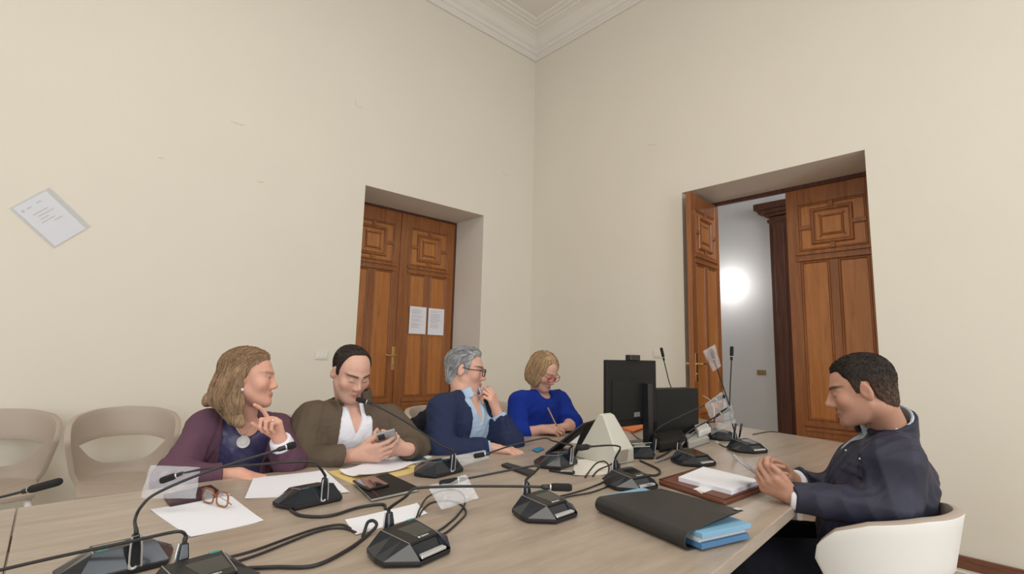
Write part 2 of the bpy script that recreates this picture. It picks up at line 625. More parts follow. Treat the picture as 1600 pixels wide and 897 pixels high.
# the right-hand double door, one leaf shut, the other swung in against the reveal
d2 = thing('door_2', 'open carved wooden double door behind the man in navy', 'door', (.5, 0, 0))
structure(d2)
b = MB()
b.box(.0, .03, R0, R0 + .025, 0, DH).box(.0, .03, R1 - .025, R1, 0, DH).box(.0, .03, R0 + .025, R1 - .025, LEAFH - .01, DH)
b.build('frame', M['darkwood'], d2)
lw2 = (R1 - R0 - .05) / 2
e = door_leaf(d2, lw2, LEAFH - .012, 'leaf')
e.rotation_euler = (0, 0, -math.pi / 2)
e.location = (.024, R0 + .025 + lw2, 0)
e = door_leaf(d2, lw2 - .05, LEAFH - .012, 'leaf')
e.rotation_euler = (0, 0, math.radians(184.5))
e.location = (.035, R1 - .062, 0)
lever_handle(e, lw2 - .10, 1.165, -1, -1)
lever_handle(e, lw2 - .10, 1.165, -1, 1)

# the corridor beyond the open door
mb = MB()
mb.box(2.3, 2.45, -4.6, .57, 0, 3.9)
structure(mb.build('wall_corridor', M['corr']))
mb = MB()
mb.box(TH, 2.45, .2, .57, 0, 3.9)
structure(mb.build('wall_corridor_end', M['corr']))
mb = MB()
mb.box(TH, 2.45, -4.75, -4.6, 0, 3.9)
structure(mb.build('wall_corridor_side', M['corr']))
mb = MB()
mb.box(TH, 2.45, -4.75, .57, 3.7, 3.9)
structure(mb.build('ceiling_corridor', M['corr']))
# ornate dark casing of a further doorway on the corridor wall
mb = MB()
mb.box(2.20, 2.3, -2.12, -1.90, 0, 2.95).box(2.17, 2.3, -2.07, -1.95, .2, 2.85)
mb.box(2.20, 2.3, -3.5, -3.28, 0, 2.95).box(2.2, 2.3, -3.28, -2.12, 2.72, 2.95)
for k, (d, z0, z1) in enumerate(((.02, 2.88, 2.92), (.05, 2.96, 3.0), (.115, 3.0, 3.05), (.16, 3.05, 3.13))):
    mb.box(2.20 - d * .35, 2.3, -3.5 - d, -1.90 + d, z0, z1)
structure(mb.build('door_3', M['darkwood'], bevel=.008, bseg=2))
mb = MB()
mb.box(2.27, 2.3, -3.28, -2.12, 0, 2.72)
structure(mb.build('trim_7', M['darkwood']))

# glowing wall lamp in the corridor
lp = at(1137, 445, x=2.22)
wl = thing('wall_lamp', 'glowing round wall lamp on the white corridor wall beyond open door', 'lamp', (2.3, lp[1], lp[2]))
b = MB()
b.lathe([(.05, 0), (.05, .012), (.015, .02), (.015, .04)], (0, 0, 0), (-1, 0, 0), 20)
b.build('base', M['brass'], wl)
b = MB()
b.lathe([(.012, .03), (.05, .035), (.078, .06), (.085, .09), (.078, .12), (.05, .148), (.01, .158)], (0, 0, 0), (-1, 0, 0), 24)
M['glow'] = mat('lit_globe', (1, 1, 1), .4, emit=(1, .98, .95), estr=9)
b.build('glass_globe', M['glow'], wl, smooth=True)
pl = bpy.data.lights.new('lamp_bulb', 'POINT')
pl.energy = 5.5
pl.shadow_soft_size = .09
pl.color = (1, .97, .93)
po = bpy.data.objects.new('lamp_bulb', pl)
COL.objects.link(po)
po.parent = wl
po.location = (-.30, 0, 0)


def wall_plate(name, label, c, axis, w, h, m, m2, cat='socket'):
    """c centre on the wall; axis 'x' wall normal -x, 'y' wall normal -y"""
    r = thing(name, label, cat, c, -math.pi / 2 if axis == 'x' else 0)
    b = MB()
    b.box(-w / 2, w / 2, -.009, 0, -h / 2, h / 2)
    b.build('plate', m, r, bevel=.003)
    for k in (-1, 0, 1):
        b = MB()
        b.box(k * w * .27 - w * .11, k * w * .27 + w * .11, -.013, -.007, -h * .3, h * .3)
        b.build('insert', m2, r, bevel=.002)


M['pplate'] = mat('cream_plate', (0.74, 0.70, 0.60), .4)
wall_plate('wall_socket', 'cream wall socket plate left of the closed double door', at(502, 555, y=0), 'y', .11, .072, M['pplate'], M['white'])
M['bplate'] = mat('bronze_plate', (0.42, 0.30, 0.16), .35, .6)
wall_plate('wall_socket', 'bronze switch plate on the white corridor wall', at(1190, 582, x=2.3), 'x', .105, .062, M['bplate'], M['bplate'])
wall_plate('wall_socket', 'faint cream plate on right wall beside the tall microphone', at(1028, 553, x=0), 'x', .085, .07, M['wall'], M['wall'])

# sheets taped to the closed door
def taped(c0, w, h, label, seed):
    rnd = random.Random(seed)
    r = thing('notice_sheet', label, 'paper', (c0[0], .497, c0[2]), 0, 'notices taped to the closed door')
    b = MB()
    g = [[(x, -.0015 - .003 * abs(math.sin(3 * x + z * 2 + seed)), z) for x in np.linspace(-w / 2, w / 2, 5)] for z in np.linspace(-h / 2, h / 2, 6)]
    vs = [p for q in g for p in q]
    vs2 = [(p[0], p[1] + .001, p[2]) for p in vs]
    fs = []
    for i in range(5):
        for j in range(4):
            a = i * 5 + j
            fs += [(a, a + 1, a + 6, a + 5), (30 + a, 30 + a + 5, 30 + a + 6, 30 + a + 1)]
    b.add(vs + vs2, fs)
    b.build('sheet', M['paper'], r)
    b = MB()
    z = h / 2 - .035
    while z > -h / 2 + .06:
        L = rnd.uniform(.5, .95) * (w - .05)
        b.box(-w / 2 + .025, -w / 2 + .025 + L, -.0062, -.0052, z, z + .0035)
        z -= .0115 if rnd.random() > .15 else .022
    b.build('print', M['palink'], r)


taped(at(652.5, 500.5, y=.497), .21, .295, 'left white notice sheet taped to the closed door', 1)
taped(at(681, 503, y=.497), .21, .295, 'right white notice sheet taped to the closed door', 2)

# crooked plastic pocket with a sheet on the left wall
pc = [at(12, 325, y=0), at(76, 292, y=0), at(146, 354, y=0), at(82, 388, y=0)]
cen = sum(pc) / 4
ex = nrm(pc[1] - pc[0])
ez = nrm(pc[0] - pc[3])
pw, ph = np.linalg.norm(pc[1] - pc[0]), np.linalg.norm(pc[0] - pc[3])
tilt = -math.atan2(ex[2], ex[0])
r = thing('document_pocket', 'crooked clear plastic pocket holding a printed sheet on left wall', 'document', (cen[0], -.002, cen[2]), rot=(0, tilt, 0))
M['film'] = mat('clear_film', (0.86, 0.88, 0.90), .12, alpha=.22)
b = MB()
b.box(-pw / 2, pw / 2, -.0045, -.0035, -ph / 2, ph / 2)
b.box(-pw / 2, pw / 2, -.0008, .0, -ph / 2, ph / 2)
b.build('pocket', M['film'], r)
b = MB()
b.box(-pw / 2 + .014, pw / 2 - .03, -.0028, -.0012, -ph / 2 + .004, ph / 2 - .012)
b.build('sheet', M['paper'], r)
b = MB()
b.box(-pw / 2 + .03, -pw / 2 + .045, -.0034, -.0028, ph / 2 - .06, ph / 2 - .045)
b.box(-pw / 2 + .06, -pw / 2 + .09, -.0034, -.0028, ph / 2 - .055, ph / 2 - .047)
b.box(.0, .03, -.0034, -.0028, ph / 2 - .05, ph / 2 - .042)
for k, (x0, x1) in enumerate(((-.06, .03), (-.045, .045), (-.05, -.0), (-.06, .02), (.0, .05))):
    b.box(x0, x1, -.0034, -.0028, ph / 2 - .10 - k * .02, ph / 2 - .093 - k * .02)
b.build('print', M['palink'], r)

# ------------------------------------------------------------------ table
TZ = .76
tab = thing('conference_table', 'long taupe wood-grain conference table the five people sit around', 'table', (-2.5, -2.95, 0))
edge_far = [(-.50, -1.95), (-.47, -2.35), (-.63, -2.695), (-.78, -3.36)]
left_edge = [(-4.185, -2.255), (-3.6, -2.24), (-2.75, -2.215), (-2.2, -2.15), (-1.6, -2.05), (-1.0, -1.97)]
right_edge = [(-1.5, -3.52), (-2.1, -3.6), (-2.41, -3.636), (-3.034, -3.701), (-4.185, -3.80)]
poly = left_edge + edge_far + right_edge
b = MB()
b.prism(poly, TZ - .034, TZ)
wpart(b, 'tabletop', M['table'], tab, bevel=.003)
b = MB()
b.prism([(-5.9, -2.36), (-5.0, -2.30), (-4.188, -2.255), (-4.188, -3.80), (-5.0, -3.86), (-5.9, -3.88)], TZ - .034, TZ)
wpart(b, 'tabletop', M['table'], tab, bevel=.003)
M['tleg'] = mat('grey_metal_leg', (.45, .44, .42), .4, .6)
for (x, y) in ((-1.0, -2.25), (-1.15, -3.2), (-3.95, -2.5), (-3.95, -3.5), (-2.5, -2.9), (-5.5, -2.6), (-5.5, -3.6)):
    b = MB()
    b.box(x - .035, x + .035, y - .035, y + .035, 0, TZ - .034)
    wpart(b, 'leg', M['tleg'], tab, bevel=.004)

# ------------------------------------------------------------------ shell chairs
def make_chair(name, label, loc, rz, group=None, top=.89, outer='shellwhite'):
    """tub chair with an open back; local +y is forward"""
    root = thing(name, label, 'chair', loc, rz, group)
    W, Dp = .212, .24
    TH0 = math.radians(72)
    NT = 64
    THM = math.radians(102)
    seat_z = .46

    def rad(th, z):
        fr_ = min(1.0, max(0.0, (z - seat_z) / (top - seat_z)))
        k = .94 + .26 * fr_
        th = th * (.70 + .30 * fr_)
        return np.array([W * k * math.sin(th), -Dp * k * math.cos(th) + .0, 0])

    def ztop(th):
        a = abs(math.degrees(th))
        return float(np.interp(a, [0, 30, 60, 80, 95, 102], [top, top - .006, top - .030, top - .065, top - .115, top - .16]))

    def zmid(th):                                   # the line where lower shell and band meet
        a = abs(math.degrees(th))
        return float(np.interp(a, [0, 30, 50, 72, 102], [top - .17, top - .172, top - .182, top - .195, top - .24]))

    def zlow(th):
        a = abs(math.degrees(th))
        if a >= 72:
            return zmid(th)
        zc = seat_z + .06
        s = (a / 72) ** 3.4
        return zc * (1 - s) + zmid(math.radians(72)) * s

    def zhi(th):
        a = abs(math.degrees(th))
        if a >= 72:
            return zmid(th)
        return zmid(th)
    b = MB()
    ths = np.linspace(-THM, THM, NT + 1)
    # lower shell: from the seat centre out and up to zlow
    rows = []
    for th in ths:
        row = []
        rim = rad(th, seat_z)
        for s in (0.0, .3, .6, .82):
            row.append((rim[0] * s, rim[1] * s + .01, seat_z - .012 + .012 * s))
        for s in np.linspace(0, 1, 7):
            z = seat_z + (zlow(th) - seat_z) * s
            p = rad(th, z)
            ease = .94 + .06 * min(1, s * 3)
            row.append((p[0] * ease, p[1] * ease, z))
        rows.append(row)
    n = len(rows[0])
    vs = [p for r_ in rows for p in r_]
    fs = []
    for i in range(NT):
        for j in range(n - 1):
            a = i * n + j
            fs.append((a, a + n, a + n + 1, a + 1))
    b.add(vs, fs)
    # seat front
    fr = []
    for th in (ths[0], ths[-1]):
        pass
    g = []
    pL, pR = rad(ths[0], seat_z), rad(ths[-1], seat_z)
    for s in np.linspace(0, 1, 7):
        q = []
        for u in np.linspace(-1, 1, 9):
            x = abs(pL[0]) * u * (1 - .06 * s * s)
            q.append((x, pR[1] * u * u + (.01 - pR[1] * u * u + .17 + .03 * (1 - u * u) - .01) * s, seat_z - .012 + .012 * abs(u) * (1 - s) - .012 * s * s))
        g.append(q)
    fl = [p for q in g for p in q]
    b.add(fl, [(i * 9 + j, i * 9 + j + 1, (i + 1) * 9 + j + 1, (i + 1) * 9 + j) for i in range(6) for j in range(8)])
    rows = []
    for th in ths:
        row = []
        for s in np.linspace(0, 1, 6):
            z = zhi(th) + (ztop(th) - zhi(th)) * s
            p = rad(th, z)
            row.append((p[0], p[1], z))
        rows.append(row)
    n = len(rows[0])
    b.add([p for r_ in rows for p in r_], [(i * n + j, i * n + j + n, i * n + j + n + 1, i * n + j + 1) for i in range(NT) for j in range(n - 1)])
    o = b.build('shell', [M['taupe'], M[outer]], root, smooth=True, fixn=False)
    me = o.data
    bm = bmesh.new()
    bm.from_mesh(me)
    bmesh.ops.remove_doubles(bm, verts=bm.verts, dist=.0015)
    bmesh.ops.recalc_face_normals(bm, faces=bm.faces)
    # normals face the inside of the tub
    left = set(bm.faces)
    while left:
        isl, todo = set(), [next(iter(left))]
        while todo:
            fc = todo.pop()
            if fc in isl:
                continue
            isl.add(fc)
            for ed in fc.edges:
                todo += [g_ for g_ in ed.link_faces if g_ not in isl]
        left -= isl
        sc_ = sum((Vector((0, 0, seat_z + .3)) - fc.calc_center_median()).normalized().dot(fc.normal) for fc in isl)
        if sc_ < 0:
            bmesh.ops.reverse_faces(bm, faces=list(isl))
    bm.to_mesh(me)
    bm.free()
    so = o.modifiers.new('solid', 'SOLIDIFY')
    so.thickness = .028
    so.offset = -1
    so.material_offset = 1
    so.material_offset_rim = 0
    bv = o.modifiers.new('bevel', 'BEVEL')
    bv.width = .006
    bv.segments = 2
    bv.limit_method = 'ANGLE'
    bv.angle_limit = math.radians(50)
    for sx, sy in ((-1, -1), (1, -1), (-1, 1), (1, 1)):
        l = MB()
        l.tube([(sx * .14, sy * .13, seat_z - .03), (sx * .20, sy * .20, .22), (sx * .235, sy * .235, 0)], [.016, .014, .011], 10, 4)
        l.build('leg', M['shellwhite'], root, smooth=True)
    l = MB()
    l.box(-.12, .12, -.14, .10, seat_z - .06, seat_z - .03)
    l.build('seat_frame', M['matte'], root, bevel=.01)
    return root


CH = 'shell chairs around the conference table'
make_chair('shell_chair', 'empty taupe shell chair cut by the left picture edge', (-4.33, -.42, 0), math.pi + .05, CH, top=.835)
make_chair('shell_chair', 'empty taupe shell chair next to the woman in purple', (-3.80, -.62, 0), math.pi - .08, CH, top=.84)
make_chair('shell_chair', 'taupe shell chair the woman in purple sits on', (-3.36, -1.78, 0), math.pi + .05, CH)
make_chair('shell_chair', 'taupe shell chair the man in brown sits on', (-2.88, -1.86, 0), math.pi + .1, CH)
make_chair('shell_chair', 'taupe shell chair under the man in blue blazer', (-2.40, -1.86, 0), math.pi + .2, CH)
make_chair('shell_chair', 'taupe shell chair the woman in blue sits on', (-1.84, -1.66, 0), math.pi + .2, CH)
make_chair('shell_chair', 'white backed shell chair with beige rim under man in navy', (-2.13, -3.70, 0), -.10, CH, top=.79)

# ------------------------------------------------------------------ people: signed distance shapes turned into one surface
F = np.float32


def ln(v):
    return np.sqrt(np.einsum('ij,ij->i', v, v))


def sph(P, c, r):
    return ln(P - np.asarray(c, F)) - r


def ell(P, c, r, R=None):
    q = P - np.asarray(c, F)
    if R is not None:
        q = q @ np.asarray(R, F)                     # columns of R are the local axes
    r = np.asarray(r, F)
    k0 = ln(q / r)
    k1 = ln(q / (r * r))
    return k0 * (k0 - 1) / np.maximum(k1, 1e-6)


def cap(P, a, b, ra, rb):
    a = np.asarray(a, F)
    b = np.asarray(b, F)
    ba = b - a
    pa = P - a
    t = np.clip(pa @ ba / max(float(ba @ ba), 1e-9), 0, 1)
    return ln(pa - t[:, None] * ba) - (ra + (rb - ra) * t)


def smin(a, b, k):
    h = np.maximum(k - np.abs(a - b), 0) / k
    return np.minimum(a, b) - h * h * k * 0.25


def smax(a, b, k):
    return -smin(-a, -b, k)


def groups_eval(groups, P, k):
    d = None
    for c, r, f in groups:
        far = ln(P - np.asarray(c, F)) - F(r)
        m = far < .05
        v = far.copy()
        if m.any():
            v[m] = f(P[m])
        d = v if d is None else smin(d, v, k)
    return d


def wrinkle(P, seed, f0=5.0):
    rg = np.random.RandomState(seed)
    v = np.zeros(len(P), F)
    tot = 0
    for i in range(4):
        k = nrm(rg.randn(3))
        k2 = nrm(rg.randn(3))
        f = f0 * (1.6 ** i)
        w = 1 / (1.45 ** i)
        s = np.sin((2 * math.pi * f) * (P @ k.astype(F)) + 1.7 * np.sin((2 * math.pi * f * .45) * (P @ k2.astype(F)) + rg.rand() * 6) + rg.rand() * 6)
        v += w * (1 - 2 * np.abs(s))
        tot += w
    return v / tot


def surface(f, lo, hi, h):
    """surface nets over blocks near the surface"""
    lo = np.asarray(lo, float)
    hi = np.asarray(hi, float)
    B = 8
    nb = np.ceil((hi - lo) / (h * B)).astype(int)
    n = nb * B + 1
    bi = np.stack(np.meshgrid(*[np.arange(k) for k in nb], indexing='ij'), -1).reshape(-1, 3)
    cen = (lo + (bi + .5) * B * h).astype(F)
    v = np.concatenate([f(c) for c in np.array_split(cen, max(1, len(cen) // 200000))])
    act = bi[np.abs(v) < B * h * .87 * 1.35 + .012]
    V = np.full(n, F(1.0), F)
    for b, s in zip(bi, v):
        if s < 0:
            V[b[0] * B:b[0] * B + B + 1, b[1] * B:b[1] * B + B + 1, b[2] * B:b[2] * B + B + 1] = -1
    off = np.stack(np.meshgrid(*[np.arange(B + 1)] * 3, indexing='ij'), -1).reshape(-1, 3)
    step = 400
    for s in range(0, len(act), step):
        a = act[s:s + step]
        idx = (a[:, None, :] * B + off[None]).reshape(-1, 3)
        P = (lo + idx * h).astype(F)
        V[idx[:, 0], idx[:, 1], idx[:, 2]] = f(P)
    S = V < 0
    c = np.zeros(n - 1, np.int8)
    for dx in (0, 1):
        for dy in (0, 1):
            for dz in (0, 1):
                c += S[dx:n[0] - 1 + dx, dy:n[1] - 1 + dy, dz:n[2] - 1 + dz]
    cells = np.argwhere((c > 0) & (c < 8))
    ids = np.full(n - 1, -1, np.int32)
    ids[cells[:, 0], cells[:, 1], cells[:, 2]] = np.arange(len(cells))
    cor = [(0, 0, 0), (1, 0, 0), (0, 1, 0), (1, 1, 0), (0, 0, 1), (1, 0, 1), (0, 1, 1), (1, 1, 1)]
    cv = [V[cells[:, 0] + a, cells[:, 1] + b, cells[:, 2] + d] for a, b, d in cor]
    acc = np.zeros((len(cells), 3))
    cnt = np.zeros(len(cells))
    for i in range(8):
        for j in range(i + 1, 8):
            if sum(abs(cor[i][k] - cor[j][k]) for k in range(3)) == 1:
                m = (cv[i] < 0) != (cv[j] < 0)
                t = cv[i][m] / (cv[i][m] - cv[j][m])
                acc[m] += np.array(cor[i]) + t[:, None] * (np.array(cor[j]) - np.array(cor[i]))
                cnt[m] += 1
    verts = lo + (cells + acc / np.maximum(cnt, 1)[:, None]) * h
    quads = []
    for ax in range(3):
        o = [(1, 2), (2, 0), (0, 1)][ax]
        sl0 = [slice(None)] * 3
        sl1 = [slice(None)] * 3
        sl0[ax] = slice(0, -1)
        sl1[ax] = slice(1, None)
        D = S[tuple(sl0)] != S[tuple(sl1)]
        e = np.argwhere(D)
        e = e[(e[:, o[0]] > 0) & (e[:, o[1]] > 0) & (e[:, o[0]] < n[o[0]] - 1) & (e[:, o[1]] < n[o[1]] - 1)]
        ins = S[e[:, 0], e[:, 1], e[:, 2]]
        q = []
        for a, b in ((-1, -1), (0, -1), (0, 0), (-1, 0)):
            k = e.copy()
            k[:, o[0]] += a
            k[:, o[1]] += b
            q.append(ids[k[:, 0], k[:, 1], k[:, 2]])
        q = np.stack(q, 1)
        q[~ins] = q[~ins][:, ::-1]
        quads.append(q)
    quads = np.concatenate(quads)
    quads = quads[(quads >= 0).all(1)]
    return verts, quads


def mesh_from(name, verts, quads, mats, parent=None, origin=(0, 0, 0), tone=None, inv=None, minpiece=60):
    if len(quads) == 0:
        raise RuntimeError('empty surface ' + name)
    # drop stray crumbs
    par = np.arange(len(verts))
    for _ in range(200):
        mn = par[quads].min(1)
        new = par.copy()
        for k in range(4):
            np.minimum.at(new, quads[:, k], mn)
        new = new[new]
        if (new == par).all():
            break
        par = new
    cnt = np.bincount(par, minlength=len(verts))
    keep = cnt[par] >= minpiece
    if not keep.all():
        remap = np.cumsum(keep) - 1
        quads = remap[quads[keep[quads].all(1)]]
        verts = verts[keep]
        if tone is not None:
            tone = tone[keep]
    V = verts - np.asarray(origin)
    if inv is not None:
        V = V @ np.array(inv.to_3x3()).T
    me = bpy.data.meshes.new(name)
    me.vertices.add(len(V))
    me.vertices.foreach_set('co', V.astype(F).ravel())
    me.loops.add(len(quads) * 4)
    me.loops.foreach_set('vertex_index', quads.astype(np.int32).ravel())
    me.polygons.add(len(quads))
    me.polygons.foreach_set('loop_start', np.arange(len(quads), dtype=np.int32) * 4)
    me.polygons.foreach_set('loop_total', np.full(len(quads), 4, np.int32))
    me.polygons.foreach_set('use_smooth', np.ones(len(quads), bool))
    me.update(calc_edges=True)
    me.validate()
    for m in (mats if isinstance(mats, (list, tuple)) else [mats]):
        me.materials.append(m)
    if tone is not None:
        a = me.color_attributes.new('tone', 'FLOAT_COLOR', 'POINT')
        a.data.foreach_set('color', np.concatenate([tone, np.ones((len(tone), 1))], 1).astype(F).ravel())
    o = bpy.data.objects.new(name, me)
    COL.objects.link(o)
    if parent is not None:
        o.parent = parent
    return o


def head_sdf(q, o):
    S = q.copy()
    S[:, 0] = np.abs(S[:, 0])
    jw = o.get('jaw', 0)
    fat = o.get('fat', 0)
    d = ell(S, (0, -.018, .042), (.074, .094, .078))
    d = smin(d, ell(S, (0, .020, -.005), (.062 + fat * .5, .068, .095)), .03)
    d = smin(d, ell(S, (0, .036, -.070), (.045 + jw + fat, .047, .040 + fat)), .025)
    d = smin(d, cap(S, (.050 + fat, -.008, -.045), (.022 + jw, .068, -.096), .016, .013), .03)
    d = smin(d, sph(S, (0, .075 + o.get('chin', 0), -.099), .0165), .022)
    if fat:
        d = smin(d, ell(S, (0, .03, -.105), (.045, .05, .022)), .02)
    d = smin(d, ell(S, (.042, .056, -.024), (.022 + fat * .6, .021, .022)), .026)
    d = smin(d, cap(S, (.008, .083, .023), (.046, .066, .023), .008, .007), .016)
    d = smax(d, -ell(S, (.031, .106, .003), (.020, .023, .0130)), .012)
    d = smin(d, ell(S, (.031, .0710, .002), (.0150, .0138, .0125)), .004)
    op = o.get('open', .0)
    if op:
        d = smax(d, -ell(S, (.0315, .0905, .002 - .001), (.0135, .017, .0052 * op)), .0015)
    else:
        d = smax(d, -cap(S, (.019, .0865, -.0055), (.044, .0815, -.005), .0012, .0012), .0025)
    nl = o.get('nose', 1.0)
    nt_ = .085 + .0175 * nl
    nose = cap(S, (0, .083, .018), (0, nt_ - .002, -.024), .0066, .0090)
    nose = smin(nose, sph(S, (0, nt_ + .0005, -.0300), .0086), .010)
    nose = smin(nose, ell(S, (.0105, .0925, -.0355), (.0078, .0115, .0078)), .008)
    nose = smin(nose, ell(S, (0, .090, -.030), (.011, .016, .013)), .008)
    d = smin(d, nose, .011)
    d = smax(d, -ell(S, (.0062, nt_ - .009, -.0445), (.0028, .0045, .0035)), .003)
    d = smin(d, cap(S, (0, .0895, -.0615), (.020, .0785, -.065), .0070, .0032), .008)
    d = smin(d, cap(S, (0, .0870, -.0715), (.018, .0785, -.0675), .0075, .0032), .007)
    d = smax(d, -cap(S, (0, .0985, -.0662), (.023, .0835, -.0668), .0018, .0012), .003)
    ca, sa = math.cos(.42), math.sin(.42)
    ER = np.array([[ca, -sa, 0], [sa, ca, 0], [0, 0, 1]])
    tl = math.cos(.16), math.sin(.16)
    ER = ER @ np.array([[1, 0, 0], [0, tl[0], tl[1]], [0, -tl[1], tl[0]]])
    ear = ell(S, (.0785, -.014, -.003), (.0085, .0185, .0325), ER)
    ear = smax(ear, -ell(S, (.0868, -.0085, .004), (.0075, .0115, .020), ER), .003)
    ear = smin(ear, ell(S, (.0795, -.012, .006), (.004, .006, .014), ER), .004)
    ear = smin(ear, ell(S, (.073, -.004, -.004), (.006, .007, .012)), .005)
    if not o.get('noear'):
        d = smin(d, ear, .006)
    return d


def hit(f, px, py, d0=.8, d1=4.0):
    """first point of a surface on the line of sight through a pixel"""
    t = d0
    for _ in range(200):
        p = at(px, py, t)
        v = float(f(p[None].astype(F))[0])
        if v < .0004:
            return p
        t += max(v * .7, .0006)
        if t > d1:
            return None
    return None


class Figure:
    def __init__(s, **k):
        s.k = k
        s.sc = k.get('scale', 1.0)
        s.R, s.L = np.array(k['R']), np.array(k['L'])                 # shoulder joints
        s.mid = (s.R + s.L) / 2
        s.right = nrm(s.R - s.L)
        fh = nrm((-s.right[1], s.right[0], 0))
        s.pel = s.mid - fh * k['back']
        s.pel[2] = k.get('hipz', .57)
        up = nrm(s.mid - s.pel)
        up = nrm(up - s.right * (up @ s.right))
        s.up = up
        s.fwd = np.cross(up, s.right)
        s.T = np.stack([s.right, s.fwd, s.up], 1)                      # chest axes as columns
        s.C = s.mid - up * .135 + s.fwd * .012
        s.N = s.mid + up * (.045 + k.get('nup', 0)) - s.fwd * .012
        s.w = np.linalg.norm(s.R - s.L) / .36
        s.t = k.get('thick', 1.0)
        s.O = np.array(k['head'])
        hf = nrm(k['face'])
        hu = np.array(k.get('headup', (0, 0, 1)), float)
        hr = nrm(np.cross(hf, hu))
        hu = np.cross(hr, hf)
        s.HT = np.stack([hr, hf, hu], 1)
        s.hs = k.get('hscale', 1.0)
        s.arms = {'R': [s.R, np.array(k['Re']), np.array(k['Rw'])], 'L': [s.L, np.array(k['Le']), np.array(k['Lw'])]}
        f2 = nrm((s.fwd[0], s.fwd[1], 0))
        r2 = nrm((s.right[0], s.right[1], 0))
        s.f2, s.r2 = f2, r2
        s.nd = nrm(s.hp((0, -.022, -.055)) - s.N)
        s.legs = []
        for sg in (1, -1):
            hip = s.pel + r2 * sg * .09 - np.array([0, 0, .02])
            knee = hip + f2 * .40 + r2 * sg * .04
            knee[2] = .50
            ank = knee + f2 * k.get('shin', .06)
            ank[2] = .085
            s.legs.append((hip, knee, ank))
        s.hands = {}

    def hp(s, q):
        """head-local point to world"""
        return s.O + s.HT @ (np.asarray(q, float) * s.hs)

    def cp(s, q):
        return s.C + s.T @ np.asarray(q, float)

    def head(s, P, grow=0):
        q = ((P - s.O.astype(F)) @ s.HT.astype(F)) / F(s.hs)
        return head_sdf(q, s.k['ho']) * F(s.hs) - F(grow)

    def neck(s, P, grow=0):
        r = s.k.get('neck', .054)
        return cap(P, s.N - s.up * .02 - s.fwd * .004, s.hp((0, -.024 - s.k.get('neckback', 0), -.055)), r + .007 + grow, r + grow)

    def torso(s, P, g=0.0):
        w, t = s.w, s.t
        T = s.T
        d = ell(P, s.C, (.165 * w + g, .115 * t + g, .20 + g), T)
        d = smin(d, ell(P, s.C + s.up * .085, (.165 * w + g, .098 * t + g, .10 + g), T), .06)
        bl = s.k.get('belly', 1.0)
        d = smin(d, ell(P, (s.C + s.pel) / 2 + s.fwd * .02 * bl, (.155 * w * (bl ** .5) + g, .118 * t * bl + g, .19 + g), T), .08)
        d = smin(d, ell(P, s.pel, (.175 * w + g, .14 * t + g, .125 + g), T), .07)
        for j in (s.R, s.L):
            d = smin(d, cap(P, s.N - s.up * .022, j + (s.N - j) * .12, .034 + g, .046 + g), .05)
            d = smin(d, sph(P, j, .050 + g), .05)
        b = s.k.get('bust', 0)
        if b:
            for sg in (1, -1):
                d = smin(d, ell(P, s.cp((sg * .078, .092 * t, -.03)), (.062 * b + g, .058 * b + g, .062 * b + g), T), .04)
        return d

    def arm(s, P, side, g=0.0, cut=None):
        a, e, w = s.arms[side]
        th = s.k.get('armthick', 1.0)
        d = smin(cap(P, a, e, .054 * th + g, .045 * th + g), cap(P, e, w, .044 * th + g, .028 + g), .03)
        if cut is not None:
            dr = nrm(w - e)
            d = smax(d, (P - (w + dr * cut).astype(F)) @ dr.astype(F), .006)
        return d

    def leg(s, P, g=0.0):
        d = None
        for hip, kn, an in s.legs:
            v = smin(cap(P, hip, kn, .088 + g, .062 + g), cap(P, kn, an, .058 + g, .040 + g), .03)
            d = v if d is None else smin(d, v, .02)
        return d

    def set_hand(s, side, d, n, curls, thumb, spread=.10, scale=1.0, thumbflex=.35, bend=0.0):
        """d finger direction, n palm normal, curls: (mcp, pip, dip) for four fingers, thumb: direction in (d, t, n)"""
        s.hands[side] = dict(d=nrm(d), n=np.asarray(n, float), curls=curls, thumb=thumb, spread=spread, sc=scale, tf=thumbflex)

    def hand_prims(s, side):
        h = s.hands[side]
        a, e, w = s.arms[side]
        d = h['d']
        n = nrm(h['n'] - d * (h['n'] @ d))
        t = np.cross(d, n) if side == 'R' else np.cross(n, d)
        k = h['sc']
        pr = []
        pal = []
        kn = [(.030, .088), (.010, .092), (-.010, .088), (-.028, .078)]
        base = [(.018, .012), (.006, .010), (-.006, .010), (-.016, .012)]
        rad = [.0092, .0095, .0090, .0080]
        seg = [(.043, .026, .021), (.047, .029, .022), (.043, .027, .021), (.034, .021, .018)]
        for i in range(4):
            K = w + k * (t * kn[i][0] + d * kn[i][1])
            Bs = w + k * (t * base[i][0] + d * base[i][1])
            pal.append((Bs, K, .0135 * k, .0115 * k))
            cur = h['curls'][i] if isinstance(h['curls'][0], (tuple, list)) else h['curls']
            dd = nrm(d + t * h['spread'] * (1.5 - i) * .6)
            ang = 0
            p = K
            f = []
            for j in range(3):
                ang += cur[j]
                v = dd * math.cos(ang) + n * math.sin(ang)
                p2 = p + v * seg[i][j] * k
                r0 = rad[i] * k * (1 - .09 * j)
                f.append((p, p2, r0, r0 * .92))
                p = p2
            pr.append(f)
        pal.append((w - d * .01, w + d * .03 * k, .022 * k, .020 * k))
        pal.append((w + k * (t * .012 + d * .03 + n * .006), w + k * (-t * .012 + d * .06 + n * .004), .015 * k, .013 * k))
        tb = w + k * (t * .022 + d * .026 + n * .006)
        th = h['thumb']
        v = nrm(d * th[0] + t * th[1] + n * th[2])
        p1 = tb + v * .040 * k
        # flex the outer joints towards the fingers
        v2 = nrm(v + h['tf'] * (d * .6 - t * .8 + n * .2))
        p2 = p1 + v2 * .032 * k
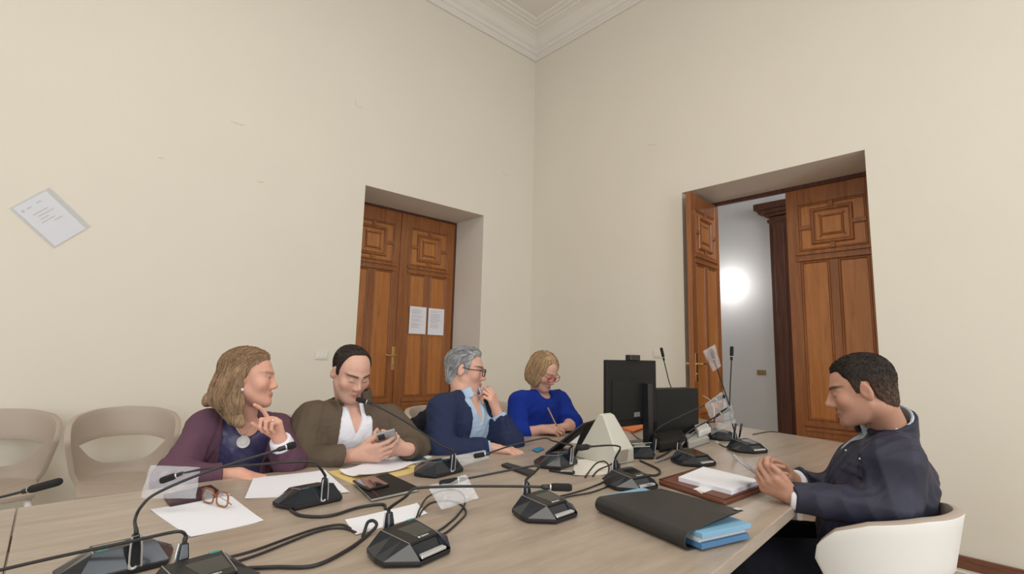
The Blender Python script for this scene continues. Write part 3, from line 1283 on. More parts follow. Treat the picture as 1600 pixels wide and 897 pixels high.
        v3 = nrm(v2 + h['tf'] * .6 * (d * .6 - t * .8 + n * .2))
        p3 = p2 + v3 * .024 * k
        pr.append([(tb, p1, .0150 * k, .0112 * k), (p1, p2, .0108 * k, .0098 * k), (p2, p3, .0098 * k, .0082 * k)])
        return pal, pr, (p3, d, n, t)

    def hand(s, P, side):
        pal, pr, _ = s.hand_prims(side)
        d = None
        for a in pal:
            v = cap(P, *a)
            d = v if d is None else smin(d, v, .014)
        for f in pr:
            fd = None
            for a in f:
                v = cap(P, *a)
                fd = v if fd is None else smin(fd, v, .003)
            d = smin(d, fd, .006)
        return d

    def skin_groups(s):
        g = [(s.O, .17 * s.hs + .01, lambda P: s.head(P)),
             ((s.N + s.O) / 2, .20, lambda P: s.neck(P)),
             ((s.C + s.pel) / 2, .62, lambda P: s.torso(P, -.004))]
        for sd in 'RL':
            a, e, w = s.arms[sd]
            g.append(((a + w + e) / 3, .42, lambda P, sd=sd: s.arm(P, sd, -.004)))
            g.append((w + s.hands[sd]['d'] * .08, .16, lambda P, sd=sd: s.hand(P, sd)))
        g.append(((s.legs[0][1] + s.legs[1][1]) / 2 + np.array([0, 0, -.1]), .75, lambda P: s.leg(P)))
        return g

    def tones(s, V):
        o = s.k['ho']
        base = np.array(s.k['skin'])
        q = (V - s.O) @ s.HT / s.hs
        x, y, z = np.abs(q[:, 0]), q[:, 1], q[:, 2]
        tone = np.tile(base, (len(V), 1))

        def blend(m, c):
            nonlocal tone
            m = np.clip(m, 0, 1)[:, None]
            tone = tone * (1 - m) + np.asarray(c) * m
        inh = (np.linalg.norm(q, axis=1) < .16)
        g = lambda v, c, w: np.exp(-((v - c) / w) ** 2)
        front = (y > .04) & inh
        blend(.35 * g(x, .043, .02) * g(z, -.026, .018) * front, base * np.array([1.0, .72, .66]))
        blend(.30 * g(x, 0, .013) * g(z, -.032, .012) * (y > .095) * inh, base * np.array([1.0, .70, .64]))
        if o.get('stubble', 0):
            m = o['stubble'] * np.clip((-.030 - z) / .03, 0, 1) * (y > .0) * inh * np.clip((.0 + y) / .03, 0, 1)
            blend(m, base * np.array([.55, .56, .60]))
        lips = g(x, 0, .017) * np.clip(1.3 * g(z, -.0665, .0085), 0, 1) * (y > .074) * inh
        blend(o.get('lipm', .75) * np.clip(lips * 1.4, 0, 1), o.get('lip', base * np.array([.80, .50, .48])))
        blend(.85 * g(z, -.0665, .0014) * (x < .023) * (y > .078) * inh, base * .28)
        bz = .0235 + .12 * (x - .012) - 4.0 * np.maximum(x - .03, 0) ** 2
        brow = g(z, bz, .0048) * np.clip((x - .009) / .006, 0, 1) * np.clip((.064 - x) / .012, 0, 1) * (y > .03) * inh
        blend(np.clip(brow * o.get('browm', 1.2), 0, .92), o.get('brow', (.04, .025, .018)))
        lz = (.0062 if o.get('open') else -.0050)
        lash = g(z, lz, .0019) * g(x, .0315, .014) * (y > .07) * inh
        blend(np.clip(lash * 1.1, 0, .85), base * .12)
        return np.clip(tone, 0.0, 1)

    def bounds(s, pts, pad):
        A = np.array(pts)
        return A.min(0) - pad, A.max(0) + pad

    def build_skin(s, name, label, h=.004):
        g = s.skin_groups()
        f = lambda P: groups_eval(g, P, F(.012))
        pts = [s.O, s.N, s.pel] + [j for a in s.arms.values() for j in a] + [j for l in s.legs for j in l]
        pts += [s.arms[k][2] + s.hands[k]['d'] * .12 for k in 'RL']
        lo, hi = s.bounds(pts, .19)
        lo[2] = max(lo[2], .03)
        V, Q = surface(f, lo, hi, h)
        org = np.array([s.pel[0], s.pel[1], 0.03])
        s.org = org
        s.root = mesh_from(name, V, Q, SKIN, None, org, s.tones(V))
        s.root.location = Vector(org)
        tag(s.root, label, 'person')
        return s.root

    def child(s, name, f, lo, hi, h, m, tone=None, minpiece=60):
        V, Q = surface(f, lo, hi, h)
        return mesh_from(name, V, Q, m, s.root, s.org, tone(V) if tone else None, minpiece=minpiece)

    def mb_child(s, mb, name, m, **k):
        V = np.array(mb.v) - s.org
        mb.v = [tuple(p) for p in V]
        return mb.build(name, m, s.root, **k)

    def chest_xyz(s, P):
        q = (P - s.C.astype(F)) @ s.T.astype(F)
        return q[:, 0], q[:, 1], q[:, 2]

    def garment(s, P, g, sleeve=None, cut=0.0, opening=None, lapel=None, seed=1, wr=.004, wf=5.0, zmin=None, neckcut=None, nb=False, sleeves=True):
        """jacket, shirt or jumper: the body grown outward, with its openings"""
        gs = [((s.C + s.pel) / 2, .66, lambda Q: s.torso(Q, g))]
        if nb:
            gs.append((s.N, .16, lambda Q: cap(Q, s.N - s.up * .065, s.N - s.up * .035, .060 + g, .050 + g)))
        if sleeves:
            for sd in 'RL':
                a, e, w = s.arms[sd]
                ct = cut[sd] if isinstance(cut, dict) else cut
                gs.append(((a + w + e) / 3, .46, lambda Q, sd=sd, ct=ct: s.arm(Q, sd, sleeve if sleeve is not None else g, ct)))
        d = groups_eval(gs, P, F(s.k.get('merge', .032)))
        if sleeves and s.k.get('seam', 1):
            for j, sg in ((s.R, 1), (s.L, -1)):
                q = P - (j - s.right * sg * .012).astype(F)
                pl_ = q @ (s.right * sg + s.up * .25).astype(F)
                d = d + F(.0026) * np.exp(-(pl_ / .005) ** 2) * (ln(q) < .15)
        if wr:
            d = d - F(wr) * wrinkle(P, seed, wf)
        x, y, z = s.chest_xyz(P)
        if lapel is not None:
            zs, w0, w1 = lapel
            a = np.interp(z, zs, w0).astype(F)
            b = np.interp(z, zs, w1).astype(F)
            reg = np.maximum(np.abs(x) - b, np.maximum(zs[0] - z, np.maximum(z - zs[-1], -y)))
            d = np.minimum(d, smax(d - F(.007), reg, .004))
        if opening is not None:
            zs, ws = opening
            wv = np.interp(z, zs, ws, left=-.2).astype(F)
            wd = np.maximum((np.abs(x) - wv) * F(.9), -y)
            wd = np.maximum(wd, (zs[0] - z))
            d = smax(d, -wd, .005)
        if neckcut is not None:
            c, r = neckcut
            d = smax(d, -ell(P, s.cp(c), r, s.T), .006)
        if zmin is not None:
            d = smax(d, F(zmin) - P[:, 2], .01)
        return d

    def collar(s, P, c, axis, fw, r, h, t, gap, flare=0.0, point=0.0, ry=1.0):
        ax = nrm(axis)
        fw = nrm(fw - ax * (np.asarray(fw) @ ax))
        rt = np.cross(fw, ax)
        q = P - np.asarray(c, F)
        u = q @ ax.astype(F)
        xx = q @ rt.astype(F)
        yy = (q @ fw.astype(F)) / F(ry)
        rad = np.sqrt(xx * xx + yy * yy)
        an = np.abs(np.arctan2(xx, yy))
        hh = h * (1 + 0 * an)
        low = -point * np.exp(-((an - gap - .25) / .35) ** 2)
        d = np.abs(rad - (r + flare * u)) - t
        d = np.maximum(d, u - hh)
        d = np.maximum(d, low - u)
        d = np.maximum(d, (gap - an) * r)
        return d

    def body_box(s, pad=.17):
        pts = [s.N, s.pel] + [j for a in s.arms.values() for j in a]
        return s.bounds(pts, pad)

    def trousers(s, m, h=.009, g=.016, seed=3):
        gs = [(s.pel, .35, lambda P: ell(P, s.pel - s.up * .01, (.175 * s.w + g, .14 * s.t + g, .12 + g), s.T)),
              ((s.legs[0][1] + s.legs[1][1]) / 2 + np.array([0, 0, -.1]), .78, lambda P: s.leg(P, g))]
        f = lambda P: smax(groups_eval(gs, P, F(.03)) - F(.004) * wrinkle(P, seed, 4), F(.085) - P[:, 2], .01)
        lo, hi = s.bounds([s.pel] + [j for l in s.legs for j in l], .2)
        lo[2] = .06
        return s.child('trousers', f, lo, hi, h, m)

    def shoes(s, m):
        for hip, kn, an in s.legs:
            c = an + s.f2 * .06
            R = np.stack([s.r2, s.f2, (0, 0, 1)], 1)

            def f(P):
                d = ell(P, (c[0], c[1], .042), (.045, .135, .045), R)
                d = smin(d, cap(P, (an[0], an[1], .05), (an[0], an[1], .085), .042, .042), .03)
                return smax(d, F(.001) - P[:, 2], .006)
            s.child('shoe', f, (c[0] - .2, c[1] - .2, -.02), (c[0] + .2, c[1] + .2, .16), .007, m)

    def hair(s, m, fn, pad=.03, h=.003, tone=None, lo=None, hi=None, world=None, st=None):
        """fn(local xyz) -> distance in head-local units, or world(P); st: fine strands laid over the surface"""
        def f(P):
            if world is not None:
                return world(P)
            q = ((P - s.O.astype(F)) @ s.HT.astype(F)) / F(s.hs)
            return fn(q) * F(s.hs)
        if lo is None:
            lo, hi = s.O - .15 * s.hs - pad, s.O + .15 * s.hs + pad
        V, Q = surface(f, lo, hi, h)
        T = tone(V)
        if st:
            rg = np.random.RandomState(7)
            N, steps, dl, r = st['n'], st['steps'], st['dl'], st['r']
            P = V[rg.choice(len(V), N)].copy()
            T0 = T[rg.choice(len(V), 1)] if False else tone(P)
            T0 = np.clip(T0 * rg.uniform(st.get('lo', .65), st.get('hi', 1.35), (N, 1)), 0, 1)
            rings, e = [], .0015
            good = np.ones(N, bool)
            jit = rg.randn(N, 3) * st.get('jit', .18)
            lift = rg.uniform(0, st.get('lift', .001), N)
            for k in range(steps):
                Pf = P.astype(F)
                f0 = f(Pf)
                g = np.stack([f(Pf + np.array(v, F)) - f0 for v in ((e, 0, 0), (0, e, 0), (0, 0, e))], 1) / e
                g /= np.maximum(np.linalg.norm(g, axis=1, keepdims=True), 1e-6)
                good &= np.abs(f0) < .006
                P = P - g * (f0 - lift * (1 + k * st.get('grow', 0)))[:, None]
                q = (P - s.O) @ s.HT / s.hs
                v = st['dir'](q) @ s.HT.T + jit
                v = v - g * np.einsum('ij,ij->i', v, g)[:, None]
                v /= np.maximum(np.linalg.norm(v, axis=1, keepdims=True), 1e-6)
                b = np.cross(v, g)
                rr = r * (1 if 0 < k < steps - 1 else .3)
                rings.append(np.stack([P + g * rr, P - g * rr * .5 + b * rr * .87, P - g * rr * .5 - b * rr * .87], 1))
                P = P + v * dl
            A = np.stack(rings, 1)[good]                             # N, steps, 3, xyz
            T0, N = T0[good], int(good.sum())
            base = len(V) + np.arange(N)[:, None, None] * steps * 3 + np.arange(steps - 1)[None, :, None] * 3
            j = np.arange(3)[None, None, :]
            j2 = (np.arange(3) + 1)[None, None, :] % 3
            qs = np.stack([base + j, base + j2, base + 3 + j2, base + 3 + j], -1).reshape(-1, 4)
            V = np.concatenate([V, A.reshape(-1, 3)])
            T = np.concatenate([T, np.repeat(T0, steps * 3, 0)])
            Q = np.concatenate([Q, qs])
        return mesh_from('hair', V, Q, m, s.root, s.org, T, minpiece=6)

    def eyes(s, iris=(.05, .03, .02), look=(0, 0)):
        for sg in (1, -1):
            c = s.hp((sg * .031, .0706, .002))
            b = MB()
            ax = nrm(s.HT @ nrm((look[0], 1, look[1])))
            r = .0126 * s.hs
            prof = [(max(1e-4, r * math.sin(a)), r * math.cos(a)) for a in np.linspace(0, math.pi, 22)]
            b.lathe(prof, c, ax, 20)
            o = s.mb_child(b, 'eye', EYE, smooth=True)
            me = o.data
            at_ = me.color_attributes.new('tone', 'FLOAT_COLOR', 'POINT')
            for i, v in enumerate(me.vertices):
                w = np.array(v.co) + s.org - c
                ca = (w @ ax) / r
                at_.data[i].color = (*((.004, .004, .005) if ca > .965 else iris if ca > .88 else (.72, .69, .66)), 1)

    def glasses(s, m, lens=None, w=.024, hgt=.019, r=.0018, zc=-.001, y=.105, square=.0):
        b = MB()
        n = 26
        for sg in (1, -1):
            pts = []
            for k in range(n + 1):
                a = 2 * math.pi * k / n
                ca, sa = math.cos(a), math.sin(a)
                e = 2 / (2 + square * 2)
                px = math.copysign(abs(ca) ** e, ca) * w
                pz = math.copysign(abs(sa) ** e, sa) * hgt
                pts.append(s.hp((sg * (.0325) + px, y - 1.6 * (abs(sg * .0325 + px) - .01) ** 2 * 2.2, zc + pz)))
            b.tube(pts, r * s.hs, 6, 0)
            b.tube([s.hp((sg * .056, y - .009, zc + hgt * .55)), s.hp((sg * .071, y - .03, zc + hgt * .5)), s.hp((sg * .0785, .03, zc + .008)), s.hp((sg * .080, -.012, zc + .012)), s.hp((sg * .079, -.03, zc - .008))], r * s.hs, 6, 4)
        b.tube([s.hp((-.010, y - .001, zc + .006)), s.hp((0, y + .003, zc + .009)), s.hp((.010, y - .001, zc + .006))], r * s.hs, 6, 4)
        o = s.mb_child(b, 'glasses', m, smooth=True)
        return o


def hairline(tab):
    ys, zs = zip(*tab)
    return lambda y: np.interp(y, ys, zs).astype(F)


def short_hair(o, line, thick, seed=1, temple=0.0, tuft=.003, bare=None, edge=.022):
    """close hair: the skull grown by `thick`, kept above the hairline"""
    oo = dict(o)
    oo['noear'] = True

    def fn(q):
        S = q.copy()
        S[:, 0] = np.abs(S[:, 0])
        d = ell(S, (0, -.018, .042), (.074, .094, .078))
        d = smin(d, ell(S, (0, .020, -.005), (.062, .068, .095)), .03)
        d = smin(d, cap(S, (0, -.048, -.03), (0, -.040, -.11), .048, .043), .03)
        z = q[:, 2]
        y = q[:, 1]
        x = S[:, 0]
        th = thick(x, y, z) if callable(thick) else thick
        st = np.sin(q[:, 0] * 420 + 3 * np.sin(y * 60) + y * 160) * np.sin(z * 230 + y * 310)
        zc = line(y)
        if temple:
            zc = zc + temple * np.exp(-((x - .043) / .018) ** 2) * (y > .02)
        tp = np.clip((z - zc) / edge + .12, .12, 1)
        d = d - th * tp - F(tuft) * st * .5 * tp
        g = (zc - z) * .75
        if bare is not None:
            g = np.maximum(g, bare(x, y, z))
        return smax(d, g, .008)
    return fn

# ------------------------------------------------------------------ the five people
SKIN = attr_mat('skin', .52, .06, .12, 350, .35)
EYE = attr_mat('eye', .12, 0, 0, 300, .5)
HAIRM = attr_mat('hair', .6, 0, .2, 260, .2)


def cloth(name, c, rough=.85, bump=.35, bscale=420, var=.08, vs=14, sheen=.0):
    return mat(name, c, rough, bump=bump, bscale=bscale, var=var, vscale=vs, spec=.25, sheen=sheen)


def iv(a, b, c):
    """a direction: right, up, towards the viewer"""
    return a * RT + b * UP - c * FW


def strands(q, n1=46.0, k=2.0):
    a = np.arctan2(q[:, 0], q[:, 1] + .02)
    return np.sin(a * n1 + k * np.sin(q[:, 2] * 40)) * .6 + np.sin(a * n1 * 2.3 + 9 * q[:, 2] + 1.3) * .4


def mix(a, b, t):
    t = np.clip(t, 0, 1)[:, None]
    return np.asarray(a) * (1 - t) + np.asarray(b) * t


def flow_back(q):
    top = np.clip((q[:, 2] - .05) / .05, 0, 1)
    return np.stack([.15 * np.sign(q[:, 0]), -.9 * top - .5 * (1 - top), -.75 * (1 - top)], 1)


def flow_short(q):
    top = np.clip((q[:, 2] - .05) / .05, 0, 1)
    return np.stack([.1 * np.sign(q[:, 0]), .9 * top - .35 * (1 - top), -.8 * (1 - top)], 1)


def flow_down(q):
    top = np.clip((q[:, 2] - .05) / .06, 0, 1)
    return np.stack([np.sign(q[:, 0] - .012) * .9 * top, -.25 * top, -.35 - .7 * (1 - top)], 1)


# ---- woman in plum cardigan
w1 = Figure(R=at(322, 672, 1.95), L=at(432, 676, 2.10), back=.17,
            head=at(390, 592, 1.97), face=(.89, -.46, .0), headup=(.02, .05, 1), hscale=.93, Re=at(268, 748, 1.76), Rw=at(374, 742, 1.80),
            Le=at(452, 722, 1.93), Lw=at(438, 688, 1.87), thick=.95, bust=1.05, belly=1.0, neck=.047,
            ho=dict(open=.9, lip=(.42, .13, .12), brow=(.12, .07, .045), browm=.7, jaw=-.003, nose=1.05), skin=(.66, .36, .265))
w1.set_hand('R', iv(.92, -.12, .25), (0.1, 0, -1), [(.55, .9, .6), (.6, 1.0, .6), (.7, 1.0, .6), (.8, 1.0, .6)], (.75, .5, .3), scale=.93)
w1.set_hand('L', iv(-.22, .95, .15), iv(-.45, .1, .85), [(.15, .35, .2), (1.15, 1.45, .8), (1.25, 1.5, .8), (1.3, 1.5, .8)], (.62, .75, .25), scale=.93, thumbflex=.1)
r = w1.build_skin('person', 'woman in plum cardigan with long blonde hair raising a finger to her chin', .0038)
lo, hi = w1.body_box()
M['plum'] = cloth('plum_knit', (.118, .056, .085), bscale=500)
M['blouse'] = mat('dark_blue_satin', (.050, .046, .118), .38, bump=.06, bscale=60, var=.1, vscale=12)
f = lambda P: w1.garment(P, .016, .014, cut={'R': -.002, 'L': -.022}, opening=((-.30, -.1, .06, .20), (.085, .088, .075, .085)), seed=11, wr=.005, wf=4.5)
w1.child('cardigan', f, lo, hi, .005, M['plum'])
f = lambda P: smax(w1.garment(P, .009, sleeves=False, seed=12, wr=.003, wf=6), -ell(P, w1.cp((0, .05, .235)), (.062, .10, .065), w1.T), .006)
w1.child('blouse', f, lo, hi, .0055, M['blouse'])
f = lambda P: w1.arm(P, 'L', .009, .004) if False else smax(w1.arm(P, 'L', .010, .006), -((P - (w1.arms['L'][2] - nrm(w1.arms['L'][2] - w1.arms['L'][1]) * .03).astype(F)) @ nrm(w1.arms['L'][2] - w1.arms['L'][1]).astype(F)), .003)
M['whitecloth'] = cloth('white_cotton', (.74, .74, .80), bump=.15, var=.03)
w1.child('cuff', f, w1.arms['L'][2] - .1, w1.arms['L'][2] + .1, .004, M['whitecloth'])
w1.trousers(cloth('dark_trousers', (.02, .02, .028)))
w1.shoes(M['black'])
w1.eyes((.06, .04, .03))
locks = []
def lock(pts, rs, n=7):
    P_ = spline(pts, n)
    R_ = np.interp(np.linspace(0, 1, len(P_)), np.linspace(0, 1, len(rs)), rs)
    for i in range(len(P_) - 1):
        locks.append((P_[i], P_[i + 1], R_[i], R_[i + 1]))
H = w1.hp
lock([H((.066, -.005, .05)), H((.080, -.035, .0)), H((.078, -.042, -.05)), H((.078, -.03, -.10)), at(366, 652, 1.90), at(374, 662, 1.885)], [.014, .022, .024, .024, .018, .006])
lock([H((.05, -.05, .05)), H((.072, -.062, -.02)), H((.070, -.07, -.08)), at(357, 640, 1.93), at(362, 660, 1.90)], [.024, .028, .028, .022, .006])
lock([H((.0, -.085, .04)), H((.02, -.10, -.03)), H((.03, -.10, -.08)), at(344, 622, 1.99), at(330, 622, 2.0), at(322, 630, 1.99)], [.024, .030, .028, .022, .018, .006])
lock([H((-.04, -.07, .05)), H((-.06, -.085, -.04)), H((-.055, -.09, -.12)), at(372, 655, 2.10)], [.026, .030, .028, .012])
lock([at(356, 632, 1.92), at(366, 650, 1.885), at(378, 664, 1.875)], [.016, .017, .006])
capf = short_hair(w1.k['ho'], hairline([(-.2, -.12), (-.05, -.12), (-.035, -.05), (-.018, .022), (.008, .034), (.025, .050), (.045, .064), (.07, .080), (.1, .095)]),
                  lambda x, y, z: .008 + .007 * np.clip((z - .02) / .08, 0, 1) + .002 * np.clip(-y / .08, 0, 1), tuft=.001, edge=.03)
def f(P):
    q = ((P - w1.O.astype(F)) @ w1.HT.astype(F)) / F(w1.hs)
    d = capf(q) * F(w1.hs)
    for a in locks:
        d = smin(d, cap(P, *a), .014)
    return d - F(.0012) * strands(q, 40, 3.0)
def tn(V):
    q = (V - w1.O) @ w1.HT
    st = strands(q, 22, 4) * .5 + .5
    return mix((.23, .14, .08), (.50, .36, .22), st * .6 + .35 * np.clip((-.02 - q[:, 2]) / .1, 0, 1) - .35 * np.clip((q[:, 2] - .06) / .06, 0, 1))
def flow1(q):
    sx = np.sign(q[:, 0] + .01)
    top = np.clip((q[:, 2] - .0) / .08, 0, 1)
    return np.stack([sx * .45 * top, -.75 * top - .12 + .35 * (1 - top) * np.sin(q[:, 2] * 45), -.55 - .6 * (1 - top)], 1)
w1.hair(HAIRM, None, world=f, lo=w1.O - np.array([.24, .24, .24]), hi=w1.O + np.array([.2, .2, .16]), h=.0038, tone=tn,
        st=dict(n=2600, steps=14, dl=.007, r=.0011, dir=flow1, lift=.0025, lo=.8, hi=1.35))
bf = lambda P: np.minimum(smax(w1.garment(P, .009, sleeves=False, seed=12, wr=.003, wf=6), -ell(P, w1.cp((0, .05, .235)), (.062, .10, .065), w1.T), .006), groups_eval(w1.skin_groups()[:3], P, F(.012)))
fwdv = nrm(CAM - w1.C)
ch = [hit(bf, x, y, 1.5, 2.4) for x, y in ((367, 660), (370, 668), (375, 676), (380, 683), (385, 676), (391, 668), (396, 660))]
ch = [c + fwdv * .002 for c in ch if c is not None]
b = MB()                                                       # chain and pendant
b.tube(ch, .0016, 6, 4)
w1.mb_child(b, 'necklace', M['steel'], smooth=True)
pc_ = hit(bf, 380, 691, 1.5, 2.4) + fwdv * .004
b = MB()
b.lathe([(.001, -.003), (.022, -.003), (.024, 0), (.023, .004), (.018, .004), (.017, .002), (.012, .002), (.011, .005), (.001, .005)], pc_, fwdv + .3 * w1.up, 24)
w1.mb_child(b, 'pendant', M['silver'])
b = MB()
b.lathe([(.0005, -.006), (.005, -.004), (.0065, 0), (.005, .004), (.0005, .006)], w1.hp((.088, -.004, -.043)), (0, 0, 1), 12)
M['pearl'] = mat('pearl', (.75, .72, .68), .2)
w1.mb_child(b, 'earring', M['pearl'], smooth=True)
cf_ = lambda P: w1.garment(P, .016, .014, cut={'R': -.002, 'L': -.022}, opening=((-.30, -.1, .06, .20), (.085, .088, .075, .085)), seed=11, wr=.005, wf=4.5)
cb = hit(cf_, 413, 673, 1.5, 2.4)
b = MB()
b.lathe([(.0005, -.005), (.006, -.003), (.006, .003), (.0005, .005)], cb, CAM - cb, 12)
w1.mb_child(b, 'button', M['pearl'], smooth=True)
pal, pr, _ = w1.hand_prims('L')
b = MB()
a, c = pr[2][0][0], pr[2][0][1]
b.lathe([(.0096, -.002), (.0104, -.001), (.0104, .001), (.0096, .002)], a + (c - a) * .45, c - a, 16)
w1.mb_child(b, 'ring', M['silver'])

# ---- man in brown cardigan reading his phone
m2 = Figure(R=at(488, 658, 2.16), L=at(606, 660, 2.32), back=.15,
            head=at(549, 583, 2.22), face=(.04, -.90, -.42), headup=(.03, -.4, 1), hscale=.95, Re=at(464, 724, 2.02), Rw=at(556, 711, 2.0),
            Le=at(648, 700, 2.26), Lw=at(636, 702, 2.09), thick=1.15, belly=1.15, neck=.056, armthick=1.12,
            ho=dict(open=0, jaw=.006, fat=.006, brow=(.05, .03, .02), stubble=.35, nose=1.05, browm=1.3), skin=(.63, .37, .28))
m2.set_hand('R', iv(.93, .12, .10), iv(.15, .35, -.9), [(.35, .65, .45), (.45, .7, .5), (.5, .75, .5), (.55, .8, .5)], (.7, .55, .2), scale=1.08)
m2.set_hand('L', iv(-.80, .10, .35), iv(-.25, .55, -.75), [(.6, .9, .6), (.75, 1.0, .6), (.85, 1.0, .6), (.9, 1.1, .6)], (.65, .65, .2), scale=1.08)
m2.build_skin('person', 'man with receding dark hair in brown cardigan looking at his phone', .004)
lo, hi = m2.body_box()
M['brown'] = cloth('brown_wool', (.112, .083, .058), bscale=380)
f = lambda P: smin(m2.garment(P, .020, .018, cut=-.006, opening=((-.30, -.02, .10, .22), (.055, .062, .075, .062)), seed=21, wr=.006, wf=4),
                   m2.collar(P, m2.N - m2.nd * .025 + m2.fwd * .004, m2.nd, m2.fwd, .080, .105, .008, .62, .08), .012)
m2.child('cardigan', f, lo, hi, .005, M['brown'])
f = lambda P: smin(m2.garment(P, .011, sleeves=False, opening=((.145, .22), (.0, .036)), seed=22, wr=.004, wf=6, nb=True),
                   m2.collar(P, m2.N - m2.nd * .018 + m2.fwd * .004, m2.nd, m2.fwd, .067, .055, .004, .40, .08, .03), .006)
m2.child('shirt', f, lo, hi, .0045, M['whitecloth'])
m2.trousers(cloth('grey_trousers', (.03, .03, .035)))
m2.shoes(M['black'])
m2.hair(HAIRM, short_hair(m2.k['ho'], hairline([(-.2, -.07), (-.06, -.07), (-.038, -.03), (-.026, .026), (-.006, .030), (.004, -.014), (.016, -.006), (.022, .055), (.030, .098), (.045, .114), (.06, .120), (.08, .125), (.1, .13)]),
                          lambda x, y, z: .0085 - .004 * np.clip((z - .09) / .03, 0, 1), temple=.02, tuft=.0008),
        st=dict(n=2600, steps=5, dl=.005, r=.0008, dir=flow_back, lift=.0008, jit=.1), tone=lambda V: mix((.018, .012, .010), (.05, .036, .028), strands((V - m2.O) @ m2.HT, 60) * .5 + .5))

# ---- man in blue blazer, chin on hand
m3 = Figure(R=at(692, 642, 2.42), L=at(757, 640, 2.66), nup=.02, back=.17,
            head=at(728, 579, 2.60), face=(.70, -.70, -.10), headup=(.10, .0, 1), hscale=.96, Re=at(688, 706, 2.30), Rw=at(768, 701, 2.34),
            Le=at(797, 690, 2.52), Lw=at(777, 646, 2.53), thick=1.08, belly=1.1, neck=.055, armthick=1.1,
            ho=dict(open=.7, jaw=.003, brow=(.05, .04, .035), stubble=.3, nose=1.1), skin=(.63, .36, .27))
m3.set_hand('R', iv(.97, -.06, .12), (0, 0, -1), [(.25, .35, .3), (.3, .4, .3), (.35, .45, .3), (.4, .5, .3)], (.75, .6, .15), scale=1.06)
m3.set_hand('L', iv(-.30, .94, .05), iv(-.75, .1, -.25), [(.5, 1.3, .9), (.6, 1.4, .9), (.7, 1.4, .9), (.8, 1.4, .9)], (.85, .25, .45), scale=1.04)
m3.build_skin('person', 'grey haired man with dark glasses in blue blazer resting chin on hand', .004)
lo, hi = m3.body_box()
M['blazer'] = cloth('navy_blazer', (.018, .027, .072), bscale=500, rough=.75)
M['blueshirt'] = cloth('pale_blue_shirt', (.38, .49, .62), bump=.15)
f = lambda P: smin(m3.garment(P, .020, .017, cut=-.020, opening=((-.16, -.05, .08, .22), (.004, .05, .072, .062)), lapel=((-.16, -.02, .06, .2), (.003, .052, .068, .06), (.02, .105, .115, .085)), neckcut=((0, .0, .20), (.080, .088, .050)), seed=31, wr=.005, wf=4),
                   m3.collar(P, m3.N - m3.nd * .022, m3.nd, m3.fwd, .080, .045, .007, 1.1, .1), .012)
m3.child('blazer', f, lo, hi, .005, M['blazer'])
def f(P):
    d = smin(m3.garment(P, .010, .009, cut=-.004, opening=((.13, .22), (.0, .036)), seed=32, wr=.003, wf=6, nb=True),
             m3.collar(P, m3.N - m3.nd * .018 + m3.fwd * .002, m3.nd, m3.fwd, .066, .042, .004, .42, .08, .012), .006)
    return d
m3.child('shirt', f, lo, hi, .0045, M['blueshirt'])
m3.trousers(cloth('navy_trousers', (.015, .018, .03)))
m3.shoes(M['black'])
m3.eyes((.04, .03, .02))
m3.hair(HAIRM, short_hair(m3.k['ho'], hairline([(-.2, -.075), (-.06, -.075), (-.038, -.03), (-.026, .026), (-.006, .030), (.004, -.020), (.020, -.014), (.032, .042), (.05, .062), (.065, .078), (.1, .092)]),
                          lambda x, y, z: .006 + .011 * np.clip((z - .06) / .05, 0, 1) * np.clip((y + .05) / .1, 0, 1), temple=.018, tuft=.0015),
        st=dict(n=3000, steps=6, dl=.005, r=.0009, dir=flow_back, lift=.004, grow=.25), tone=lambda V: mix((.24, .24, .245), (.62, .62, .63), strands((V - m3.O) @ m3.HT, 50) * .5 + .5 - 4.5 * ((V - m3.O) @ m3.HT)[:, 2]))
m3.glasses(mat('dark_frames', (.02, .012, .012), .25), w=.0245, hgt=.0185, r=.0026, square=1.2)

# ---- woman in royal blue jumper, writing
w4 = Figure(R=at(814, 632, 2.98), L=at(872, 630, 3.16), back=.15,
            head=at(850, 580, 3.05), face=(.10, -.86, -.50), headup=(.02, -.5, 1), hscale=.91, Re=at(806, 680, 2.86), Rw=at(846, 671, 2.86),
            Le=at(893, 662, 3.04), Lw=at(884, 667, 2.95), thick=1.0, bust=1.1, belly=1.12, neck=.047, armthick=1.05,
            ho=dict(open=0, lip=(.42, .14, .13), brow=(.16, .10, .06), browm=.7, jaw=.0, fat=.002), skin=(.66, .38, .295))
w4.set_hand('R', iv(.96, .06, .15), iv(.15, -.75, -.4), [(.55, .8, .5), (.6, .9, .5), (.7, 1.0, .5), (.8, 1.0, .5)], (.8, .4, .4), scale=.93)
w4.set_hand('L', iv(-.85, .05, .35), (0, 0, -1), [(.4, .6, .4)] * 4, (.75, .5, .2), scale=.93)
w4.build_skin('person', 'blonde woman in royal blue jumper and red glasses writing with a pencil', .0045)
lo, hi = w4.body_box()
M['royal'] = cloth('royal_blue_knit', (.006, .030, .28), bscale=450)
f = lambda P: smax(w4.garment(P, .017, .018, cut=-.06, seed=41, wr=.006, wf=4), -ell(P, w4.cp((0, .02, .235)), (.056, .08, .04), w4.T), .006)
w4.child('jumper', f, lo, hi, .006, M['royal'])
w4.trousers(cloth('dark_skirt_cloth', (.02, .02, .03)))
w4.shoes(M['black'])
